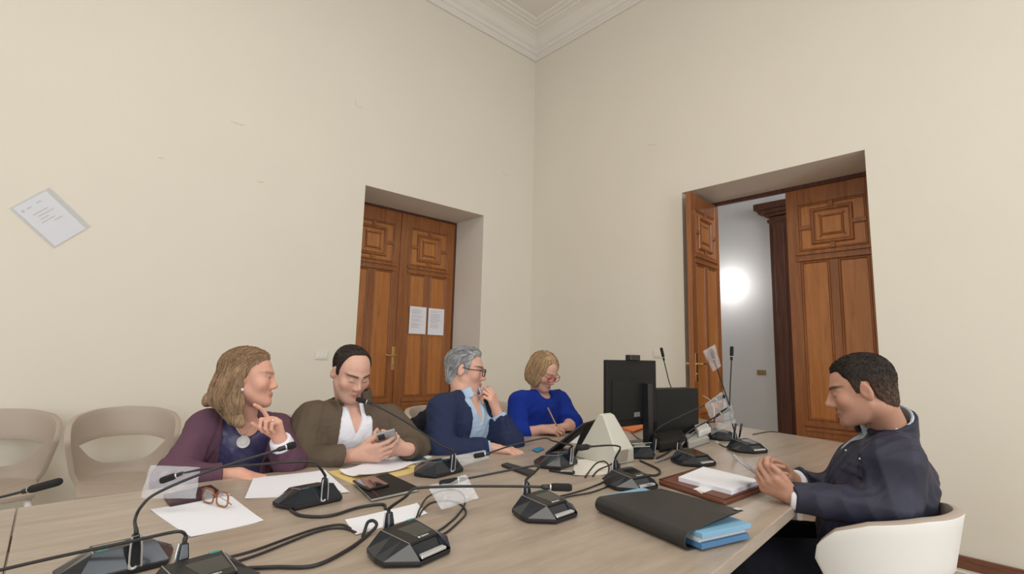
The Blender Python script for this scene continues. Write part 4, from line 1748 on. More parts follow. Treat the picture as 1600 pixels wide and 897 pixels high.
def bob(q):
    x, y, z = np.abs(q[:, 0]), q[:, 1], q[:, 2]
    d = ell(np.stack([x, y, z], 1), (0, -.020, .040), (.083, .103, .090))
    side = ell(np.stack([x, y, z], 1), (.052, -.018, -.03), (.032, .070, .100))
    back = ell(np.stack([x, y, z], 1), (0, -.065, -.02), (.072, .055, .10))
    d = smin(smin(d, side, .03), back, .03)
    d = d - .0022 * strands(q, 34, 2)
    win = np.maximum(np.maximum(x - (.057 - .12 * np.clip(z, 0, 1)), z - (.092 - 14 * (q[:, 0] - .012) ** 2)), -(y - .028))
    d = smax(d, -win, .010)
    return np.maximum(d, -.105 - z + .15 * np.maximum(y, 0))
w4.hair(HAIRM, bob, h=.004, st=dict(n=2000, steps=16, dl=.007, r=.0011, dir=flow_down, lift=.003, jit=.10, lo=.85, hi=1.3), tone=lambda V: mix((.24, .14, .07), (.80, .58, .33), strands((V - w4.O) @ w4.HT, 24) * .35 + .55 - 6 * np.maximum(((V - w4.O) @ w4.HT)[:, 2] - .05, 0)))
M['redframe'] = mat('red_frames', (.42, .02, .04), .25)
w4.glasses(M['redframe'], w=.0245, hgt=.018, r=.0024, square=.6)

# ---- man in navy jacket, in profile
m5 = Figure(R=at(1375, 708, 1.93), L=at(1398, 724, 1.57), back=-.03, hipz=.55, nup=.045,
            head=at(1345, 611, 1.72), face=(-.26, .95, -.24), headup=(-.03, .2, 1), hscale=.97, Re=at(1330, 785, 1.95), Rw=at(1243, 752, 1.82),
            Le=at(1392, 798, 1.53), Lw=at(1236, 776, 1.62), thick=1.08, belly=1.15, neck=.054, neckback=.010, armthick=1.15,
            ho=dict(open=0, jaw=.004, fat=.0, brow=(.02, .014, .010), stubble=.4, nose=1.4, browm=1.4), skin=(.47, .25, .172))
m5.set_hand('L', iv(-.82, .50, .10), iv(.15, .55, -.8), [(.85, 1.0, .5), (.95, 1.1, .5), (1.05, 1.15, .5), (1.1, 1.2, .5)], (.85, .40, .05), scale=1.06, thumbflex=.2)
m5.set_hand('R', iv(-.85, .20, .15), iv(-.1, .35, .9), [(.7, 1.0, .6), (.8, 1.1, .6), (.9, 1.1, .6), (.9, 1.1, .6)], (.8, .5, .2), scale=1.06)
m5.build_skin('person', 'dark haired man in navy jacket seen in profile at right of table', .0035)
lo, hi = m5.body_box(.2)
M['navy'] = mat('navy_jacket_cloth', (.020, .021, .042), .55, bump=.2, bscale=420, var=.1, vscale=10, spec=.4)
f = lambda P: smin(m5.garment(P, .022, .022, cut=-.004, opening=((.04, .12, .17, .25), (.004, .035, .075, .10)), seed=51, wr=.009, wf=3.6, zmin=.58),
                   m5.collar(P, m5.N - m5.up * .015 + m5.fwd * .014, m5.nd + m5.up, m5.fwd - .45 * m5.right, .084, .072, .008, .62, .10, .0), .012)
pk5 = hit(f, 1334, 738, 1.1, 2.1)
pa5 = nrm(m5.fwd + .15 * m5.up)
pb5 = nrm(m5.up - pa5 * (m5.up @ pa5))
pn5 = np.cross(pa5, pb5)
def jf5(P, f=f):
    d = f(P)
    q = P - pk5.astype(F)
    a_, b_, c_ = q @ pa5.astype(F), q @ pb5.astype(F), q @ pn5.astype(F)
    flap = np.maximum(np.maximum(np.abs(a_) - .050, np.abs(b_ - .012) - .020), np.abs(c_) - .05)
    pock = np.maximum(np.maximum(np.abs(a_) - .047, np.abs(b_ + .045) - .050), np.abs(c_) - .05)
    d = np.minimum(d, np.maximum(d - F(.0028), pock))
    return np.minimum(d, np.maximum(d - F(.0035), flap))
m5.child('jacket', jf5, lo, hi, .0044, M['navy'])
M['stripe'] = mat('striped_shirt', (.55, .62, .68), .8)
nt = M['stripe'].node_tree
wv = nt.nodes.new('ShaderNodeTexWave')
wv.inputs['Scale'].default_value = 70
wv.bands_direction = 'Y'
mp = nt.nodes.new('ShaderNodeMixRGB')
mp.inputs[1].default_value = (.62, .68, .72, 1)
mp.inputs[2].default_value = (.20, .27, .35, 1)
nt.links.new(nt.nodes['Texture Coordinate'].outputs['Object'], wv.inputs['Vector'])
nt.links.new(wv.outputs['Fac'], mp.inputs[0])
nt.links.new(mp.outputs[0], nt.nodes['Principled BSDF'].inputs['Base Color'])
f = lambda P: smin(m5.garment(P, .012, sleeves=False, opening=((.12, .20), (.0, .04)), seed=52, wr=.002, wf=6, nb=True),
                   m5.collar(P, m5.N - m5.up * .005 + m5.fwd * .004, m5.nd + m5.up * .5, m5.fwd, .074, .072, .0045, .30, .04, .02), .006)
m5.child('shirt', f, lo, hi, .0045, M['stripe'])
for sd in 'LR':
    a_, e_, w_ = m5.arms[sd]
    dr = nrm(w_ - e_)
    f = lambda P: smax(m5.arm(P, sd, .012, .006), -((P - (w_ - dr * .03).astype(F)) @ dr.astype(F)), .003)
    m5.child('cuff', f, w_ - .1, w_ + .1, .0035, M['whitecloth'])
m5.trousers(cloth('dark_navy_trousers', (.014, .016, .028)))
m5.shoes(M['black'])
m5.hair(HAIRM, short_hair(m5.k['ho'], hairline([(-.2, -.07), (-.06, -.07), (-.040, -.035), (-.027, .026), (-.008, .030), (.002, -.010), (.016, -.006), (.028, .040), (.05, .062), (.07, .074), (.1, .086)]),
                          lambda x, y, z: .0055 + .006 * np.clip((z - .05) / .06, 0, 1), temple=.012, tuft=.0006), h=.0026,
        st=dict(n=4200, steps=4, dl=.0032, r=.0005, dir=flow_short, lift=.0012), tone=lambda V: mix(mix((.014, .010, .009), (.034, .025, .020), strands((V - m5.O) @ m5.HT, 70) * .5 + .5), (.11, .065, .045), .8 * np.clip((.055 - ((V - m5.O) @ m5.HT)[:, 2]) / .09, 0, 1)))
# jacket details: collar zip, press studs, chest pocket flap
jf = lambda P: smin(m5.garment(P, .022, .022, cut=-.004, opening=((.04, .12, .17, .25), (.004, .035, .075, .10)), seed=51, wr=.009, wf=3.6, zmin=.58),
                    m5.collar(P, m5.N - m5.up * .015 + m5.fwd * .014, m5.nd + m5.up, m5.fwd - .45 * m5.right, .084, .072, .008, .62, .10, .0), .012)
b = MB()
cf5 = lambda P: m5.collar(P, m5.N - m5.up * .015 + m5.fwd * .014, m5.nd + m5.up, m5.fwd - .45 * m5.right, .084, .072, .008, .62, .10, .0)
zp = [p for p in (hit(cf5, x, y, 1.1, 2.1) for x, y in ((1396, 672), (1403, 669), (1410, 665), (1417, 661), (1424, 656))) if p is not None]
if len(zp) > 2:
    b.tube(zp, .0028, 6, 4)
    m5.mb_child(b, 'zip', M['steel'], smooth=True)
for x, y in ((1322, 704), (1344, 717)):
    c = hit(jf, x, y, 1.1, 2.1)
    if c is None:
        continue
    b = MB()
    b.lathe([(.0005, -.003), (.0038, -.002), (.0042, .001), (.003, .002), (.0005, .0025)], c, CAM - c, 14)
    m5.mb_child(b, 'button', M['steel'], smooth=True)

# ------------------------------------------------------------------ conference microphones
def taper_ring(poly, z):
    return [(x, y, z(x, y) if callable(z) else z) for x, y in poly]


UP_ = dict(group='conference microphone units on the table')


def mic_unit(px, py, zc, rz, neck, head, label, brand=True, bag=None, leds=True, cx=None):
    """px, py: picture point of the unit's middle; neck/head: picture points with depth"""
    if cx is None:
        c = at(px, py, z=TZ + zc)
    else:
        c = np.array([cx[0], cx[1], TZ])
    root = thing('conference_microphone', label, 'microphone', (c[0], c[1], TZ), rz, UP_['group'])
    A = [(-.048, -.078), (.048, -.078), (.100, -.020), (.096, .012), (.074, .066), (-.074, .066), (-.096, .012), (-.100, -.020)]
    Bt = [(-.044, -.040), (.044, -.040), (.047, -.018), (.050, .012), (.052, .048), (-.052, .048), (-.050, .012), (-.047, -.018)]
    zt = lambda x, y: .040 + .14 * (y + .04)
    b = MB()                                                  # dark foot
    b.loft([taper_ring([(x * .95, y * .95) for x, y in A], .001), taper_ring(A, .006), taper_ring(A, .014)])
    b.build('base', M['black'], root, bevel=.002)
    b = MB()                                                  # facetted sides
    n = len(A)
    a3 = [(x, y, .0145) for x, y in A]
    t3 = [(x, y, zt(x, y)) for x, y in Bt]
    fs = []
    b.add(a3 + t3 + [(x * .99, y * .99, .012) for x, y in A], [(k, (k + 1) % n, n + (k + 1) % n, n + k) for k in range(1, n)] + [tuple(range(n - 0))[::-1]])
    # the recess at the front
    b.add([(-.048, -.078, .0145), (.048, -.078, .0145), (.044, -.040, .040), (-.044, -.040, .040), (-.043, -.058, .0145), (.043, -.058, .0145), (.042, -.038, .034), (-.042, -.038, .034)],
          [(0, 4, 7, 3), (5, 1, 2, 6), (3, 7, 6, 2), (4, 5, 6, 7), (0, 1, 5, 4)])
    b.build('side_facets', M['facet'], root, fixn=True)
    b = MB()                                                  # top panel
    b.loft([[(x, y, zt(x, y) - .004) for x, y in Bt], [(x, y, zt(x, y)) for x, y in Bt], [(x * .97, y * .97, zt(x, y) + .0012) for x, y in Bt]])
    b.build('top_panel', M['charcoal'], root)
    b = MB()                                                  # darker touch strip
    q = lambda x, y, h=.0: (x, y, zt(x, y) + h)
    b.loft([[q(-.010, -.026, .0008), q(.042, -.026, .0008), q(.045, .028, .0008), q(-.024, .028, .0008)], [q(-.009, -.025, .0018), q(.041, -.025, .0018), q(.044, .027, .0018), q(-.022, .027, .0018)]])
    b.build('touch_strip', M['gloss'], root)
    b = MB()                                                  # bright button bar in the recess
    b.loft([[(-.040, -.0745, .013), (.040, -.0745, .013), (.036, -.061, .013), (-.036, -.061, .013)], [(-.040, -.0735, .0205), (.040, -.0735, .0205), (.036, -.061, .0225), (-.036, -.061, .0225)]])
    b.build('button', M['silver'], root, bevel=.0025)
    for s in (-1, 1):                                         # thin bright edges of the panel
        b = MB()
        b.tube([(s * .0445, -.040, .0405), (s * .047, -.018, zt(0, -.018) + .0008), (s * .052, .048, zt(0, .048) + .0008)], .0009, 5, 3)
        b.build('trim_line', M['steel'], root)
    b = MB()
    b.loft([[q(.028, .043, .0004), q(.047, .043, .0004), q(.047, .049, .0002), q(.028, .049, .0002)], [q(.028, .043, .002), q(.047, .043, .002), q(.047, .049, .002), q(.028, .049, .002)]])
    b.build('indicator', M['teal'], root)
    if brand:
        sl = math.atan(.14)
        text_mesh('lettering', 'BOSCH', .0068, M['print'], root, (.010, -.032, zt(0, -.032) + .0016), (sl, 0, 0))
        b = MB()
        b.M = Matrix.Translation((-.008, -.032, zt(0, -.032) + .0017)) @ Matrix.Rotation(sl, 4, 'X')
        b.lathe([(.0026, 0), (.0033, 0), (.0033, .0004), (.0026, .0004), (.0026, 0)], (0, 0, 0), (0, 0, 1), 14)
        b.box(-.0012, .0012, -.002, .002, 0, .0004)
        b.build('emblem', M['print'], root)
    # holder of the gooseneck
    ang = (-.14, -.06)
    hx, hy = -.016, .056
    Mh = Matrix.Translation((hx, hy, .012)) @ Matrix.Rotation(-.16, 4, 'X') @ Matrix.Rotation(.08, 4, 'Y')
    b = MB()
    b.M = Mh
    b.loft([[(-.010, -.009, 0), (.010, -.009, 0), (.010, .009, 0), (-.010, .009, 0)], [(-.009, -.008, .045), (.009, -.008, .045), (.009, .008, .045), (-.009, .008, .045)],
            [(-.0065, -.006, .068), (.0065, -.006, .068), (.0065, .006, .068), (-.0065, .006, .068)]])
    b.build('gooseneck_holder', M['facet'], root, bevel=.003)
    b = MB()
    b.M = Mh
    for s in (-1, 1):
        b.tube([(s * .0105, .008, .0), (s * .0102, .0085, .012), (s * .0095, .008, .045), (s * .007, .006, .067)], .0019, 6, 4)
    b.tube([(.0105, .008, .012), (.008, .0105, .004), (.002, .011, .003), (-.002, .0105, .006)], .0024, 6, 4)
    b.build('holder_edge', M['silver'], root)
    W = Matrix.LocRotScale(Vector((c[0], c[1], TZ)), Euler((0, 0, rz)), None)
    top = np.array(W @ (Mh @ Vector((0, 0, .066))))
    up1 = np.array(W @ (Mh @ Vector((0, 0, .076))))
    if neck:
        P = [top, up1] + [at(*p) for p in neck]
        b = MB()
        b.tube(P, [.0044, .0042, .0034] + [.0031] * 6, 8, 6)
        wpart(b, 'gooseneck', M['rubber'], root, smooth=True)
        h0, h1 = at(*head[0]), at(*head[1])
        ax = nrm(h1 - h0)
        L = np.linalg.norm(h1 - h0)
        b = MB()
        b.lathe([(.0034, -.012), (.0062, -.006), (.0066, .010), (.0058, .014)], h0, ax, 14)
        wpart(b, 'collar', M['black'], root, smooth=True)
        b = MB()
        b.lathe([(.0064, .0085), (.0071, .0095), (.0071, .0115), (.0064, .0125)], h0, ax, 14)
        wpart(b, 'ring', M['silver'], root)
        b = MB()
        L = max(L, .03)
        b.lathe([(.001, .011), (.0078, .013), (.0092, .020), (.0092, L - .008), (.0075, L - .002), (.001, L)], h0, ax, 16)
        wpart(b, 'windscreen', M['foam'], root, smooth=True)
    return root, c


def film_bag(pts_front, label, seed=0, puff=.012, m=None, name='plastic_bag'):
    """a crinkled clear bag: two films meeting at the rim; four corner points"""
    P = [np.asarray(p, float) for p in pts_front]
    rg = np.random.RandomState(seed)
    n = 15
    nn = nrm(np.cross(P[1] - P[0], P[3] - P[0]))
    ph = rg.rand(8) * 6
    b = MB()
    for s in (1, -1):
        g = []
        for i in range(n):
            v = i / (n - 1)
            for j in range(n):
                u = j / (n - 1)
                p = (P[0] * (1 - u) + P[1] * u) * (1 - v) + (P[3] * (1 - u) + P[2] * u) * v
                e = (4 * u * (1 - u)) ** .5 * (4 * v * (1 - v)) ** .5
                w = abs(math.sin(5 * u + 4 * v + ph[0] + s)) * .5 + abs(math.sin(9 * u - 7 * v + ph[1] + s)) * .3 + abs(math.sin(16 * v + 5 * u + ph[2])) * .2
                edge = .002 * math.sin(17 * u + 13 * v + ph[3])
                g.append(p + nn * (s * puff * e * (.45 + .8 * w) + edge))
        b.add(g, [(i * n + j, i * n + j + 1, (i + 1) * n + j + 1, (i + 1) * n + j) for i in range(n - 1) for j in range(n - 1)])
    return solo(b, name, m or M['bag'], label, 'bag', 'clear plastic bags over microphones', smooth=True, fixn=False)


M['bag'] = mat('clear_crinkled_plastic', (.90, .93, .98), .08, alpha=.24, spec=1.0, bump=.6, bscale=28)
M['greybag'] = mat('milky_plastic', (.80, .80, .80), .2, alpha=.24, spec=.6, bump=.5, bscale=30)

mic_unit(186, 862, .03, math.pi + .10, [(211, 812, 1.06), (222, 790, 1.07), (250, 768, 1.10), (330, 735, 1.18), (438, 702, 1.285)], [(440, 701, 1.287), (463, 694, 1.31)],
         'black microphone unit seen from behind, nearest the left picture edge', brand=False)
mic_unit(316, 894, .04, .16, [(291, 841, .99), (286, 832, .985), (268, 832, .975), (200, 847, .96), (100, 868, .93), (0, 891, .90), (-60, 906, .88)], [(-62, 906, .88), (-110, 916, .87)],
         'black microphone unit cut off by the bottom picture edge')
mic_unit(483, 770, .025, math.pi + .10, [(498, 729, 1.47), (488, 722, 1.465), (460, 722, 1.45), (400, 726, 1.43), (320, 733, 1.41), (284, 740, 1.40)], [(282, 741, 1.40), (250, 752, 1.39)],
         'black microphone unit seen from behind, in front of woman in plum', brand=False)
mic_unit(684, 728, .025, math.pi + .18, [(690, 697, 1.87), (680, 690, 1.87), (640, 663, 1.86), (605, 643, 1.84), (579, 630, 1.83)], [(577, 629, 1.83), (556, 623, 1.82)],
         'black microphone unit seen from behind, reaching to the man in brown', brand=False)
mic_unit(868, 717, .025, math.pi + .22, [(864, 689, 2.0), (855, 685, 2.0), (842, 686, 1.99), (800, 696, 1.97), (764, 708, 1.95)], [(762, 709, 1.95), (740, 713, 1.94)],
         'black microphone unit seen from behind, beside the folded tablet', brand=False)
mic_unit(643, 842, .03, .22, [(634, 776, 1.16), (643, 766, 1.165), (660, 762, 1.17), (720, 760, 1.18), (800, 760, 1.19), (850, 761, 1.20)], [(853, 761, 1.20), (894, 762, 1.21)],
         'large foreground black microphone unit with bright button, at bottom centre')
mic_unit(853, 787, .03, .06, [(842, 731, 1.50), (836, 728, 1.50), (800, 734, 1.49), (760, 742, 1.48), (724, 749, 1.47)], [(722, 749, 1.47), (686, 756, 1.46)],
         'black microphone unit left of the thick black folder')
mic_unit(987, 746, .03, -.12, [(969, 701, 1.83), (965, 697, 1.80), (950, 696, 1.74), (921, 698, 1.58)], [(920, 698, 1.58), (904, 700, 1.50)],
         'black microphone unit just behind the thick black folder', brand=True)
mic_unit(1000, 703, .025, math.pi + .5, [(1024, 674, 2.28), (1040, 662, 2.27), (1080, 643, 2.25), (1114, 627, 2.24)], [(1116, 626, 2.24), (1133, 618, 2.24)],
         'black microphone unit by the monitor foot with silver hooked holder', brand=False)
mic_unit(1084, 713, .03, -.20, [(1066, 683, 2.18), (1085, 669, 2.18), (1108, 657, 2.17), (1122, 649, 2.16)], [(1123, 648, 2.16), (1140, 638, 2.15)],
         'black microphone unit in front of the grey plug adapter', brand=False)
mic_unit(1168, 695, .03, -.30, [(1142, 655, 2.58), (1140, 640, 2.59), (1141, 605, 2.60), (1143, 562, 2.60)], [(1143, 560, 2.60), (1143.5, 541, 2.60)],
         'black microphone unit nearest the man in navy, with upright stem')
mic_unit(1128, 680, .02, .30, [(1145, 655, 2.83), (1141, 638, 2.82), (1128, 598, 2.80), (1117, 566, 2.79)], [(1116, 564, 2.79), (1111, 545, 2.78)],
         'black microphone unit at the far table end with leaning bagged stem', brand=False)
mic_unit(1060, 672, .02, .2, [(1052, 620, 3.12), (1045, 595, 3.12), (1037, 562, 3.12)], [(1037, 561, 3.12), (1033, 543, 3.12)],
         'black microphone unit behind the computer, its stem rising above it', brand=False)
mic_unit(-150, 800, .02, .5, [(-110, 800, 1.22), (-60, 789, 1.21), (0, 777, 1.20), (36, 768, 1.19)], [(40, 767, 1.19), (95, 752, 1.18)],
         'black microphone reaching in from beyond the left picture edge', brand=False)

film_bag([at(235, 727, 1.41), at(313, 730, 1.41), at(306, 779, 1.40), at(219, 779, 1.39)], 'clear plastic bag over the microphone beside the woman in plum', 1, .014)
film_bag([at(690, 716, 1.95), at(758, 703, 1.955), at(765, 716, 1.95), at(700, 734, 1.935)], 'clear plastic bag over the microphone by the seated man in blazer', 2, .010)
film_bag([at(668, 760, 1.46), at(728, 741, 1.475), at(748, 778, 1.44), at(690, 797, 1.415)], 'clear plastic bag lying over microphone head right of black notebook', 3, .012)
film_bag([at(1098, 549, 2.78), at(1117, 538, 2.78), at(1127, 572, 2.79), at(1114, 581, 2.79)], 'milky plastic bag on the leaning upright microphone', 4, .014, M['greybag'])
film_bag([at(1101, 632, 2.23), at(1128, 612, 2.24), at(1140, 643, 2.24), at(1110, 655, 2.23)], 'milky plastic bag on the microphone right of the computer', 5, .014, M['greybag'])
film_bag([at(1117, 655, 2.15), at(1143, 632, 2.14), at(1150, 660, 2.15), at(1122, 674, 2.16)], 'small milky plastic bag above the grey plug adapter', 6, .012, M['greybag'])

# ------------------------------------------------------------------ cables
def cable(pts, r, label, m=None, group='cables on the table', name='cable', h=None, plug=None):
    P = []
    for p in pts:
        if len(p) == 2:
            P.append(at(p[0], p[1], z=TZ + r + .0005))
        else:
            q = at(p[0], p[1], z=TZ + r + .0005 + p[2])
            P.append(q)
    b = MB()
    b.tube(P, r, 8, 8)
    return solo(b, name, m or M['rubber'], label, 'cable', group, smooth=True)


cable([(452, 792), (457, 799), (474, 806), (515, 806), (560, 793), (597, 788), (603, 795)], .0042, 'thick black cable curving from back of unit toward the notebook')
cable([(352, 872), (400, 859), (475, 832), (512, 822), (535, 820), (548, 826)], .003, 'upper of two parallel black cables at bottom left')
cable([(368, 878), (410, 864), (480, 836), (515, 826), (540, 826), (556, 832)], .003, 'lower of two parallel black cables at bottom left')
cable([(385, 888), (430, 886), (490, 884), (540, 861), (572, 838), (588, 822, .012), (584, 814, .02), (575, 816, .015), (570, 829, .004), (567, 838)], .0042, 'thick black cable looping up beside large foreground unit')
cable([(651, 808), (657, 793), (668, 777, .01), (690, 767, .02), (712, 766, .02), (724, 774, .01), (726, 788), (714, 806), (696, 822), (684, 830)], .0026, 'thin black cable looped inside the clear bag')
cable([(655, 806), (662, 795), (676, 785), (705, 783), (722, 790), (728, 802), (716, 816), (700, 830), (690, 836)], .0026, 'thin black cable ending beside the large foreground unit')
cable([(872, 776), (893, 771), (922, 762), (948, 750), (962, 735), (966, 722), (966, 712, .01)], .0026, 'thin black cable from left unit to the holder beside folder')
cable([(872, 780), (893, 775), (925, 769), (955, 757), (968, 742), (968, 724)], .0026, 'second thin black cable running below its twin')
cable([(914, 746), (922, 735, .01), (932, 724, .03), (944, 721, .03), (951, 728, .02), (950, 740), (942, 748)], .0030, 'black cable loop in front of the cream wedge')
cable([(926, 744), (936, 734), (950, 728, .01), (962, 722, .01), (985, 714), (1006, 716)], .0030, 'black cable leading from the wedge to monitor foot')
cable([(1000, 720), (1014, 726), (1028, 733), (1031, 739), (1022, 743), (1006, 741)], .0042, 'thick black cable curling behind the unit beside folder')
cable([(1026, 716), (1042, 708), (1056, 698), (1068, 688, .02), (1082, 676, .03), (1096, 668, .03)], .0042, 'black cable climbing toward the grey plug adapter')
cable([(1024, 722), (1044, 715), (1060, 704), (1066, 694, .02), (1076, 682, .04), (1090, 672, .04)], .0042, 'grey cable in the tangle by the monitor foot', mat('grey_cable', (.22, .22, .23), .5))
cable([(1176, 679), (1192, 676), (1204, 674.5), (1218, 675.5)], .0026, 'thin dark cable running off the far table end')
cable([(1150, 700), (1136, 699), (1126, 695), (1120, 691)], .0026, 'short black lead with white tip beside the upright-stem unit')
cable([(1098, 671), (1106, 668, .02), (1114, 655, .08), (1116, 640, .13), (1110, 626, .17), (1098, 618, .19)], .0022, 'white cable rising from the plug to the computer', mat('white_cable', (.72, .70, .66), .5))
cable([(984, 673), (992, 681), (1002, 687), (1012, 688)], .0024, 'thin black lead behind the monitor stand')
b = MB()
p0, p1 = at(1119, 690, z=TZ + .004), at(1123, 693, z=TZ + .004)
b.tube([p0, p1], .0045, 10, 0)
solo(b, 'cable_tip', M['white'], 'white plug tip lying at end of the short black lead', 'plug')

# ------------------------------------------------------------------ papers
def quad_sheet(c, name, label, m, cat='paper', lift=.0006, thick=.0005, curl=.0, group='papers on the table', n=9, z0=0.0):
    """a sheet lying on the table: four picture corners"""
    Q = [at(x, y, z=TZ + z0 + lift) for x, y in c]
    g = []
    for i in range(n):
        v = i / (n - 1)
        row = []
        for j in range(n):
            u = j / (n - 1)
            p = (Q[0] * (1 - u) + Q[1] * u) * (1 - v) + (Q[3] * (1 - u) + Q[2] * u) * v
            p = p + np.array([0, 0, curl * (math.sin(2.6 * u + v) ** 2 * .4 + (abs(u - .5) * 2) ** 3 * (abs(v - .5) * 2) ** 3)])
            row.append(p)
        g.append(row)
    b = MB()
    b.sheet(g, thick)
    return solo(b, name, m, label, cat, group, smooth=False)


quad_sheet([(235, 797), (358, 773), (412, 814), (298, 840)], 'paper_sheet', 'white sheet with folded glasses lying on it', M['paper'], curl=.002, thick=.001)
quad_sheet([(382, 780), (396, 747), (508, 735), (546, 770)], 'paper_sheet', 'white sheet by the hand of the woman in plum', M['paper'], curl=.002)
quad_sheet([(539, 813), (652, 787), (668, 803), (556, 837)], 'paper_sheet', 'white sheet behind the large foreground unit', M['paper'], curl=.002)
quad_sheet([(876, 690), (908, 664), (926, 668), (912, 694)], 'paper_sheet', 'white sheet in front of the woman in blue, behind the tablet', M['paper'])
quad_sheet([(897, 720), (950, 713), (950, 742), (896, 744)], 'paper_sheet', 'pale sheet lying at foot of the cream wedge', M['whiteskirt'], curl=.004)
M['yellow'] = mat('yellow_card', (.70, .53, .20), .7, var=.04)
quad_sheet([(512, 738), (640, 716), (655, 737), (556, 759)], 'card_folder', 'open yellow card folder under the papers of man in brown', M['yellow'], 'folder', curl=.003, thick=.002)
quad_sheet([(530, 738), (600, 716), (642, 730), (560, 748)], 'paper_sheet', 'top white sheet on the yellow card folder', M['paper'], lift=.006, curl=.012, thick=.001)
quad_sheet([(548, 736), (618, 714), (650, 724), (584, 744)], 'paper_sheet', 'lower white sheet on the yellow card folder', M['paper'], lift=.0035, curl=.006, thick=.001)
M['brochure'] = mat('blue_brochure', (.055, .12, .19), .35, var=.25, vscale=18)
quad_sheet([(622, 722), (650, 706), (676, 714), (645, 725)], 'paper_sheet', 'white sheet under the blue brochure', M['paper'], lift=.0015)
quad_sheet([(628, 719), (647, 708), (668, 717), (640, 722)], 'brochure', 'blue brochure beside the hands of man in brown', M['brochure'], 'brochure', lift=.004, thick=.001)

# black notebook with elastic, phone on it
def slab(corners, z0, h, name, m, root=None, bevel=.002, label=None, cat=None, group=None, inset=None):
    Q = [at(x, y, z=TZ + z0 + h) for x, y in corners]
    b = MB()
    b.loft([[(p[0], p[1], TZ + z0) for p in Q], [(p[0], p[1], TZ + z0 + h) for p in Q]])
    if root is None:
        return solo(b, name, m, label, cat, group, bevel=bevel)
    return wpart(b, name, m, root, bevel=bevel)


nbk = thing('notebook', 'black notebook with maroon elastic, a phone resting on it', 'notebook', tuple(at(603, 760, z=TZ)))
NB = [(552, 752), (606, 739), (656, 762), (580, 779)]
slab(NB, .0005, .002, 'back_cover', M['matte'], nbk, .0008)
slab([(554, 752), (606, 741), (652, 763), (581, 778)], .0026, .009, 'pages', mat('notebook_pages', (.66, .66, .58), .8, bump=.4, bscale=400, aniso=(.1, .1, 6)), nbk, .0006)
slab(NB, .0117, .0022, 'front_cover', M['matte'], nbk, .001)
b = MB()
p = [at(x, y, z=TZ + .0148) for x, y in ((563, 749.5), (592, 776))]
b.tube(p, .0024, 6, 0, .4)
wpart(b, 'elastic', mat('maroon_elastic', (.12, .012, .03), .7), nbk)
ph = thing('phone', 'dark phone lying on the black notebook', 'phone', tuple(at(580, 752, z=TZ + .015)))
slab([(551, 750), (583, 742), (609, 756), (576, 764)], .0146, .008, 'body', mat('dark_phone_body', (.02, .016, .015), .3), ph, .002)
slab([(553, 750), (583, 743), (606.5, 756), (576, 763)], .0224, .0006, 'screen', mat('phone_glass', (.035, .02, .015), .06, coat=.6), ph, .0002)

# dark tablet case under the bag, glasses on the paper
slab([(256, 772), (330, 757), (350, 771), (266, 787)], .0005, .010, 'tablet_case', mat('dark_maroon_case', (.035, .012, .02), .4), None, .002, 'dark maroon tablet case by the elbow of woman in plum', 'case')
gl = thing('eyeglasses', 'folded tortoiseshell eyeglasses on the white sheet', 'glasses', tuple(at(335, 786, z=TZ)))
M['tort'] = mat('tortoiseshell', (.30, .11, .03), .2, var=.6, vscale=60)
g0, g1 = at(322, 787, z=TZ + .002), at(345, 793, z=TZ + .002)
gx = nrm((g1 - g0) * np.array([1, 1, 0]))
gy = np.cross((0, 0, 1), gx)
GC = (g0 + g1) / 2
b = MB()
for s in (-1, 1):
    pts = []
    for k in range(25):
        a = 2 * math.pi * k / 24
        ca, sa = math.cos(a), math.sin(a)
        e = .62
        pts.append(GC + gx * (s * .033 + .026 * math.copysign(abs(ca) ** e, ca)) + np.array([0, 0, .022 + .020 * math.copysign(abs(sa) ** e, sa)]) + gy * .003)
    b.tube(pts, .0024, 6, 0)
b.tube([GC + gx * -.008 + np.array([0, 0, .028]), GC + np.array([0, 0, .032]), GC + gx * .008 + np.array([0, 0, .028])], .0022, 6, 4)
wpart(b, 'frame', M['tort'], gl, smooth=True)
for s in (-1, 1):
    b = MB()
    b.tube([GC + gx * s * .060 + np.array([0, 0, .036]), GC + gx * s * .060 + gy * .010 + np.array([0, 0, .034]), GC - gx * s * .02 + gy * (.018 + s * .004) + np.array([0, 0, .018]), GC - gx * s * .055 + gy * (.022 + s * .004) + np.array([0, 0, .006])], .002, 6, 5, .6)
    wpart(b, 'temple', M['tort'], gl, smooth=True)
for s in (-1, 1):
    b = MB()
    b.lathe([(.001, 0), (.022, 0), (.022, .0008), (.001, .0008)], GC + gx * s * .033 + np.array([0, 0, .022]) + gy * .003, gy, 18)
    wpart(b, 'lens', M['film'], gl)

# ------------------------------------------------------------------ tablet, wedge, monitor, computer
tb = thing('tablet', 'tablet propped up in a black folding cover before the man in blazer', 'tablet', tuple(at(875, 710, z=TZ)))
b0 = at(851, 708, z=TZ + .004)
t0 = at(911, 661, 2.30)
e = nrm(np.array([.95, .32, 0]))
wv_ = .185
ax1 = t0 - b0
nn_ = nrm(np.cross(ax1, e))
if nn_ @ RT < 0:
    nn_ = -nn_
def plate(o, a, bvec, nv, th0, th1, name, m, root, bev=.002):
    b = MB()
    q = [o, o + a, o + a + bvec, o + bvec]
    b.loft([[p + nv * th0 for p in q], [p + nv * th1 for p in q]])
    return wpart(b, name, m, root, bevel=bev)
plate(b0, ax1, e * wv_, nn_, 0, .007, 'body', M['charcoal'], tb)
plate(b0, ax1, e * wv_, nn_, .0072, .0105, 'cover', M['matte'], tb)
plate(b0 + ax1 * .04 + e * .006, ax1 * .92, e * (wv_ - .012), nn_, -.001, -.0002, 'screen', M['gloss'], tb, .0003)
m0 = b0 + ax1 * .97 + nn_ * .012
f0 = at(893, 716, z=TZ + .003)
